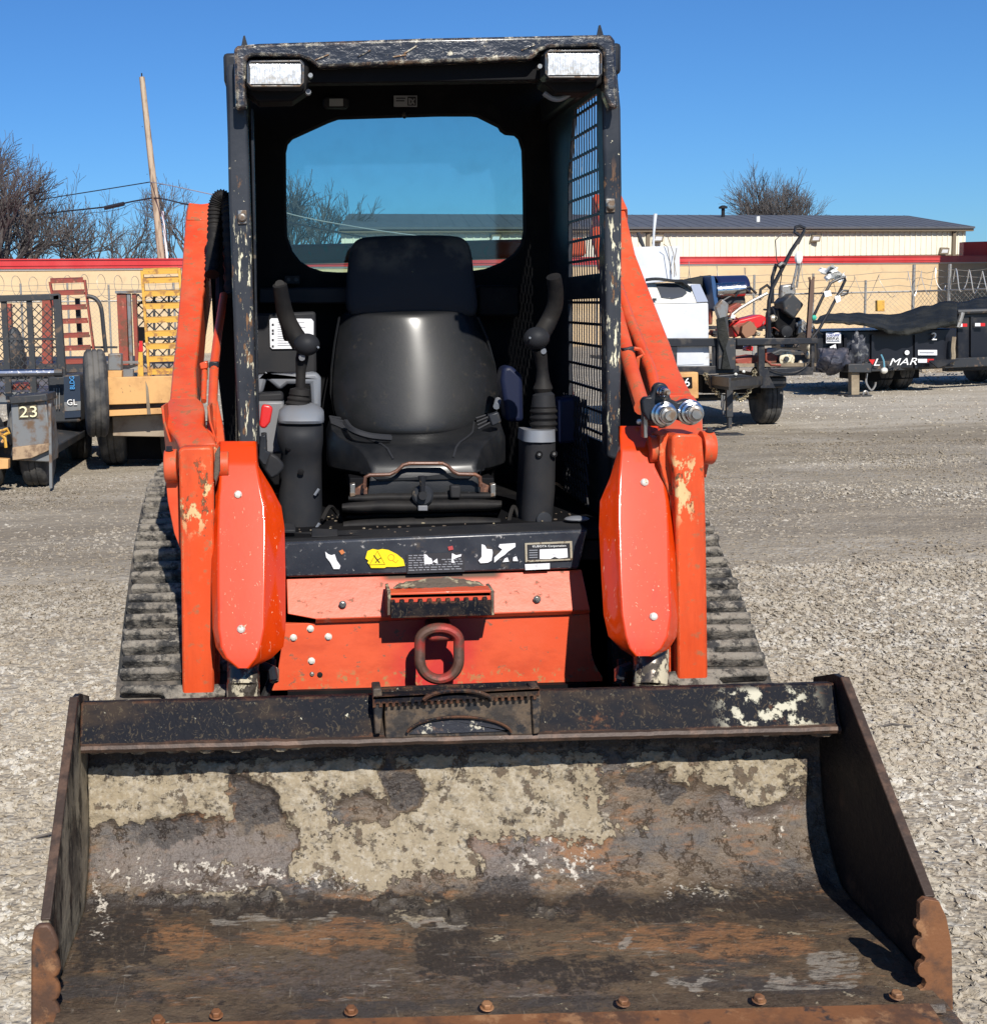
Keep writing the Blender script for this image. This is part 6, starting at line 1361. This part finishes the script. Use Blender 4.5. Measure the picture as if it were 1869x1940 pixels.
handle('handle_bar', ((1500,545),(1508,510),(1514,478)), .014, m_galv, eg, YU+.4); handle('handle_bar', ((1508,545),(1513,510),(1514,480)), .012, m_galv, eg, YU+.45)
mk('tied_rag', B().ball(P(1512,488,YU+.38), .045,.04,.07, 8, 6), m_pap, eg)
mk('stake_post', B().bar(P(1530,640,YU+.1), P(1537,530,YU+.1), .045, .04).bar(P(1534,534,YU+.1), P(1532,525,YU+.1), .02).bar(P(1538,534,YU+.1), P(1541,525,YU+.1), .02), M('brown_wood_stake', (.11,.065,.045), .7), label='upright brown forked stake at the trailer corner', cat='stake')
m2 = thing('folded_push_mower', P(1560,620,YU+.4), 'push mower with a tall black loop handle and paper tag at the trailer corner', 'lawn mower')
handle('loop_handle', ((1540,600),(1558,562),(1573,536),(1585,530),(1599,525),(1600,531),(1590,552),(1570,590),(1550,625),(1538,640)), .016, m_tb, m2, YU+.3)
handle('brake_lever', ((1586,560),(1596,550),(1606,551),(1604,556),(1592,560)), .013, m_tb, m2, YU+.28)
mk('paper_tag', B().pp([(1580,562),(1590,558),(1592,570),(1584,574)], YU+.27, .01), m_pap, m2); mk('paper_tag', B().pp([(1560,552),(1572,550),(1575,560),(1562,563)], YU+.27, .01), m_pap, m2)
mk('green_clip', B().ball(P(1541,602,YU+.28), .03,.03,.03, 8, 6), M('green_plastic', (.05,.4,.28), .4), m2)
b = B(); b.pp([(1388,680),(1432,672),(1434,694),(1398,694)], YU+.15, .3); mk('red_engine_cover', b, m_rstl, label='faded red engine cover lying low inside the trailer', cat='engine', bevel=.02)
eg2 = thing('old_engine', P(1490,690,YU+.4), 'greasy old engine with a pale round recoil cover inside the trailer', 'engine')
mk('recoil_cover', B().lathe(P(1489,680,YU+.15), (0,-1,0), [(0,.080),(.02,.080),(.03,.055),(.032,.05),(.05,.03)], 24), M('dirty_cream_metal', (.62,.56,.40), .5, 0, [dict(c=(.3,.22,.12), s=30, t=.56, w=.06)]), eg2)
mk('recoil_hub', B().lathe(P(1489,680,YU+.10), (0,-1,0), [(0,.028),(.015,.024)], 14), m_dk, eg2)
mk('crankcase', B().pp([(1450,672),(1478,660),(1520,664),(1534,680),(1530,694),(1455,694)], YU+.25, .4), m_dk, eg2, bevel=.02)
mk('red_housing', B().pp([(1450,672),(1462,668),(1474,676),(1470,688),(1455,690)], YU+.2, .2), m_rstl, eg2, bevel=.012)
handle('fuel_hose', ((1450,660),(1450,682),(1460,691),(1478,692)), .012, m_rstl, eg2, YU+.1)
for px, py in ((1516,690),(1530,672),(1533,660)): mk('pale_fitting', B().ball(P(px,py,YU+.2), .035,.03,.045, 8, 6), m_cream, eg2)
mk('extension_cord', B().tube([P(*q) for q in spline([(1450,696,YU-.03),(1480,706,YU-.03),(1510,704,YU-.03),(1530,690,YU-.02),(1535,670,YU-.02)], 24)], .006, 5), m_tb, label='thin black cord looping over the lower trailer rail', cat='cord')
jt = thing('wrapped_jack_stand', P(1368,700,YU-.1), 'upright front jack stand wrapped in dark tape and torn plastic on the utility trailer', 'jack')
mk('column', B().pp([(1360,600),(1378,596),(1381,640),(1393,644),(1393,700),(1360,700)], YU-.06, .06), m_dk, jt, bevel=.008)
mk('head', B().pp([(1354,582),(1368,566),(1380,576),(1378,600),(1362,606)], YU-.07, .08), m_gal2, jt, bevel=.012)
mk('torn_plastic', B().pp([(1356,605),(1372,600),(1380,640),(1374,660),(1384,700),(1366,700),(1370,665),(1360,640)], YU-.09, .02), m_tarp, jt, bevel=.006)
for i, (px, py, w_, h_, mt) in enumerate(((1400,655,16,14,m_dk),(1420,660,14,10,m_redp),(1462,630,12,20,m_dk),(1346,600,8,30,m_rstl),(1500,655,30,8,m_dk),(1388,600,10,8,m_pap))):
    b = B(); b.pp([(px-w_/2,py+h_/2),(px-w_/2+2,py-h_/3),(px,py-h_/2),(px+w_/2,py-h_/3),(px+w_/2-1,py+h_/2)], YU+.5 if i != 5 else YU+.2, .15)
    mk('scrap_part', b, mt, bevel=.01, label=('dark lump of scrap left of the low red cover', 'small red scrap under the mower deck', 'dark scrap behind the long pole tool', 'rusty red scrap strip beside the dryer', 'flat dark scrap below the engine', 'white scrap of paper on the red mower')[i], cat='scrap')

for i in range(14):
    x0 = 1352+rnd.random()*170; y0 = 585+rnd.random()*55; pts = [(x0+14*k*rnd.uniform(.3,1.1), y0+rnd.uniform(-14,14), YU+.2+.3*rnd.random()) for k in range(4)]
    mk(('loose_cable' if i % 3 else 'thin_tube'), B().tube([P(*q) for q in spline(pts, 16)], .005+.006*rnd.random(), 5), (m_tb, m_galv, m_dk, m_rstl)[i % 4], (mw, eg, m2, hd2)[i % 4])
for i in range(22):
    x0 = 1350+rnd.random()*180; y0 = 606+rnd.random()*30; s_ = 3+rnd.random()*6; b = B(); b.pp([(x0-s_,y0+s_*.5),(x0-s_*.4,y0-s_),(x0+s_,y0-s_*.6),(x0+s_*.8,y0+s_)], YU+.25+.3*rnd.random(), .08)
    mk('small_scrap', b, (m_dk, m_tb, m_rstl, m_galv, m_int, m_cream)[i % 6], (mw, eg, m2)[i % 3], bevel=.006)
# dump trailers
m_dump = M('black_dump_paint', (.008,.009,.014), .35, .1, [dict(c=(.05,.045,.04), s=2.5, t=.58, w=.1, o=.7)])
YD = 19.3
D = thing('black_dump_trailer', (8.6, 20.4, 0), 'long black dump trailer numbered 2 under a lumpy tarp', 'trailer')
mk('dump_bed', B().pp([(1545,628),(1812,622),(1806,695),(1640,702),(1548,706)], YD+.3, 1.9), m_dump, D, bevel=.02)
for px in (1732, 1650, 1598): mk('bed_rib', B().pr(px,634,px+5,698,YD+.26,.05), m_dump, D)
mk('frame_beam', B().extr([P(1638,686,YD+.1), P(1930,674,YD+1.0), P(1930,691,YD+1.0), P(1638,705,YD+.1)], (0,.12,0)), m_dk, D, bevel=.01)
mk('bed_wedge', B().pp([(1758,683),(1820,680),(1776,697)], YD+.12, .04), m_dump, D)
text('lettering', 'L', 1660, 686, YD+.09, 13, m_textw, D, wpx=12, shear=.3, ext=.004)
text('lettering', 'MAR', 1710, 685, YD+.09, 13, m_textw, D, wpx=52, shear=.3, ext=.004)
mk('red_emblem', B().pp([(1645,681),(1657,681),(1652,691),(1648,686)], YD+.08, .01), m_redp, D)
mk('reflector', B().pr(1738,680,1755,687,YD+.2,.01), m_whit, D); mk('reflector', B().pr(1756,680,1768,686,YD+.2,.01), m_redp, D)
text('number', '2', 1768, 637, YD+.25, 14, m_textw, D, ext=.02)
sg = mk('rental_sign', B().pr(1564,630,1592,650,YD+.22,.01), m_whit, D); text('lettering', 'U-DUMP', 1578, 635, YD+.2, 5, M('blue_ink', (.03,.06,.3), .5), sg, wpx=24, ext=.003); text('lettering', 'RENTAL', 1578, 641, YD+.2, 5, m_ink, sg, wpx=24, ext=.003); mk('sign_line', B().pr(1566,645.5,1590,646.5,YD+.21,.006), m_inkg, sg, smooth=0)
o = mk('paper_notice', B().pp([(1571,657),(1582,652),(1584,664),(1574,670)], YD+.2, .01), m_whit, D); mk('notice_mark', B().lathe(P(1577,661,YD+.195), (0,-1,0), [(0,.02),(.004,.02)], 12), m_ink, o)
mk('round_sticker', B().lathe(P(1717,668,YD+.27), (0,-1,0), [(0,.034),(.005,.034)], 16), m_whit, D)
st_ = mk('white_sticker', B().pr(1738,663,1774,673,YD+.26,.01), m_whit, D); mk('sticker_print', B().pr(1741,667,1768,669,YD+.255,.006), m_inkg, st_, smooth=0)
jl = mk('trailer_jack', B().pr(1612,704,1627,748,YD-.2,.12), m_wood, D, bevel=.004); p = P(1620,750,YD-.2); b = B(); b.box(p.x-.17, p.x+.17, YD-.35, YD+.0, .0, .02); mk('jack_foot', b, m_dk, jl)
mk('tongue', B().pp([(1606,690),(1650,688),(1650,706),(1606,706)], YD-.25, .6), m_dk, D, bevel=.01)
for px in (1662, 1700): p = P(px, 730, YD+1.0); tyre('wheel', (p.x, YD+1.0, .34), .34, .24, par=D)
p = P(1660, 730, YD+2.); tyre('wheel', (p.x, YD+2.1, .34), .34, .24, par=D)
mk('underframe', B().pp([(1640,704),(1740,700),(1740,716),(1640,722)], YD+.7, 1.0), m_int, D)
mk('strap', B().tube([P(*q) for q in spline([(1806,638,YD+.2),(1804,660,YD+.2),(1805,675,YD+.2),(1802,690,YD+.2)], 10)], .03, 5), m_wood, D)
mk('light_cord', B().tube([P(*q) for q in spline([(1668,672,YD-.1),(1673,684,YD-.15),(1674,700,YD-.2)], 12)], .012, 6), M('blue_cord', (.10,.25,.32), .4), D)
mk('plug', B().ball(P(1674,702,YD-.22), .05,.04,.045, 10, 7), m_zinc, D)
mk('air_hose', B().tube([P(*q) for q in spline([(1641,708,YD-.1),(1640,725,YD-.15),(1649,739,YD-.2),(1656,732,YD-.2),(1658,724,YD-.2)], 20)], .014, 6), m_galv, D)
mk('ground_hose', B().tube([P(*q) for q in spline([(1634,748,YD-.3),(1636,742,YD-.3),(1641,742,YD-.3),(1644,749,YD-.3)], 12)], .014, 6), m_galv, D)
# tarp over the bed
rw = []
for j in range(12):
    v = j/11; r_ = []
    for i in range(60):
        u = i/59; px = 1538+274*u
        top = 592-4*math.sin(u*9)-10*sstep(u,.55,.8)+(-8*sstep(u, .8, .95))+3*NV(Vector((u*14,0,0)))+(6 if u < .05 else 0)
        bot = 608+ (4+20*math.exp(-((u-.62)/.2)**2)+6*u)+3*NV(Vector((u*18,5,0)))
        top += 14*(1-sstep(u, .0, .5))*.6
        r_.append(P(px, top+(bot-top)*v, YD+1.4-1.35*min(1, v*1.25)+.06*NV(Vector((u*16, v*3, 2)))))
    rw.append(r_)
mk('tarpaulin', B().grid(rw), m_tarp, solid=.01, smooth=80, label='long sagging black tarpaulin thrown over the dump trailer bed', cat='tarpaulin')
rw = []
for j in range(14):
    v = j/13; rw.append([P(1548+62*i/17+4*math.sin(v*5+i), 660+50*v*(1-.35*abs(i/17-.4))+3*NV(Vector((i*.5, j*.5, 1))), YD-.05-.25*math.sin(math.pi*v)*math.sin(math.pi*i/17)+.05*NV(Vector((i*.9, j*.7, 4)))) for i in range(18)])
mk('bundled_tarp', B().grid(rw), M('dark_blue_tarp', (.035,.038,.055), .5, 0, [dict(c=(.10,.09,.10), s=6, t=.56, w=.1)], [(14,.02)]), solid=.01, smooth=80, label='bundled dark tarp hanging from the dump trailer tongue', cat='tarp')
b = B()
b.ball((0,0,0), 1, 1, 1, 28, 20); c_ = P(1622,668,YD-.02); b.v = [c_+Vector((v.x*.135, v.y*.12, v.z*.25))*(1+.35*NV(v*2.2)+.2*NV(v*5.5)+.08*NV(v*12)) for v in b.v]
mk('winch_bundle', b, M('dark_wrapped_bundle', (.03,.032,.04), .45, 0, [dict(c=(.16,.16,.15), s=9, t=.62, w=.05)], [(20,.01)]), D, smooth=50)
mk('yellow_post', B().pr(1661,569,1675,590,24.5,.1), m_oyel, label='small yellow post top rising behind the dump trailer tarp', cat='post', bevel=.01)
D2 = thing('rear_black_dump_trailer', (12.3, 21.4, 0), 'second black dump trailer cut off by the right edge with red reflectors', 'trailer')
mk('dump_bed', B().pp([(1812,594),(1960,588),(1960,676),(1812,684)], YD+1.2, 1.9), m_dump, D2, bevel=.02)
mk('bed_top_rail', B().tube([P(1812,591,YD+1.15), P(1960,586,YD+1.15)], .04, 8), m_dk, D2)
for px in (1838, 1884): mk('bed_rib', B().pr(px,600,px+5,676,YD+1.16,.05), m_dump, D2)
for px, py in ((1822,616),(1856,615)): o = mk('reflector', B().pr(px-10,py-3,px,py+3,YD+1.1,.012), m_whit, D2); mk('reflector_red', B().pr(px,py-3,px+9,py+3,YD+1.1,.012), m_redp, o)
mk('frame_beam', B().pp([(1790,690),(1960,682),(1960,698),(1790,704)], YD+1.6, .12), m_dk, D2, bevel=.01)
mk('tarp_arm', B().tube([P(1813,620,YD+1), P(1818,606,YD+1), P(1822,592,YD+1)], .035, 8), m_galv, D2)
for px in (1850, 1890): p = P(px, 720, YD+2.3); tyre('wheel', (p.x, YD+2.3, .34), .34, .24, par=D2)
rw = []
for j in range(8):
    v = j/7; rw.append([P(1730+230*i/29, 586-30*sstep(i/29,.05,.8)+(22+26*(i/29))*v*.8+2.5*NV(Vector((i*.5, 7, 0))), YD+3.0-1.6*v+.08*NV(Vector((i*.6, j*.6, 8)))) for i in range(30)])
mk('tarpaulin', B().grid(rw), m_tarp, solid=.01, smooth=80, label='dark tarpaulin over the second dump trailer at the right edge', cat='tarpaulin')
# pole and dark bits
for i, (x, y) in enumerate(((95,1590),(205,1460),(1690,1380))):
    p = G(x, y); mk('twig', B().tube([p+Vector((-.05,0,.004)), p+Vector((0,.01,.012)), p+Vector((.06,-.005,.006))], .004, 5), m_bark, label=('thin dark twig on the gravel left of the bucket', 'short dark twig on the gravel near the left bucket corner', 'dark twig on the gravel right of the bucket')[i], cat='twig')
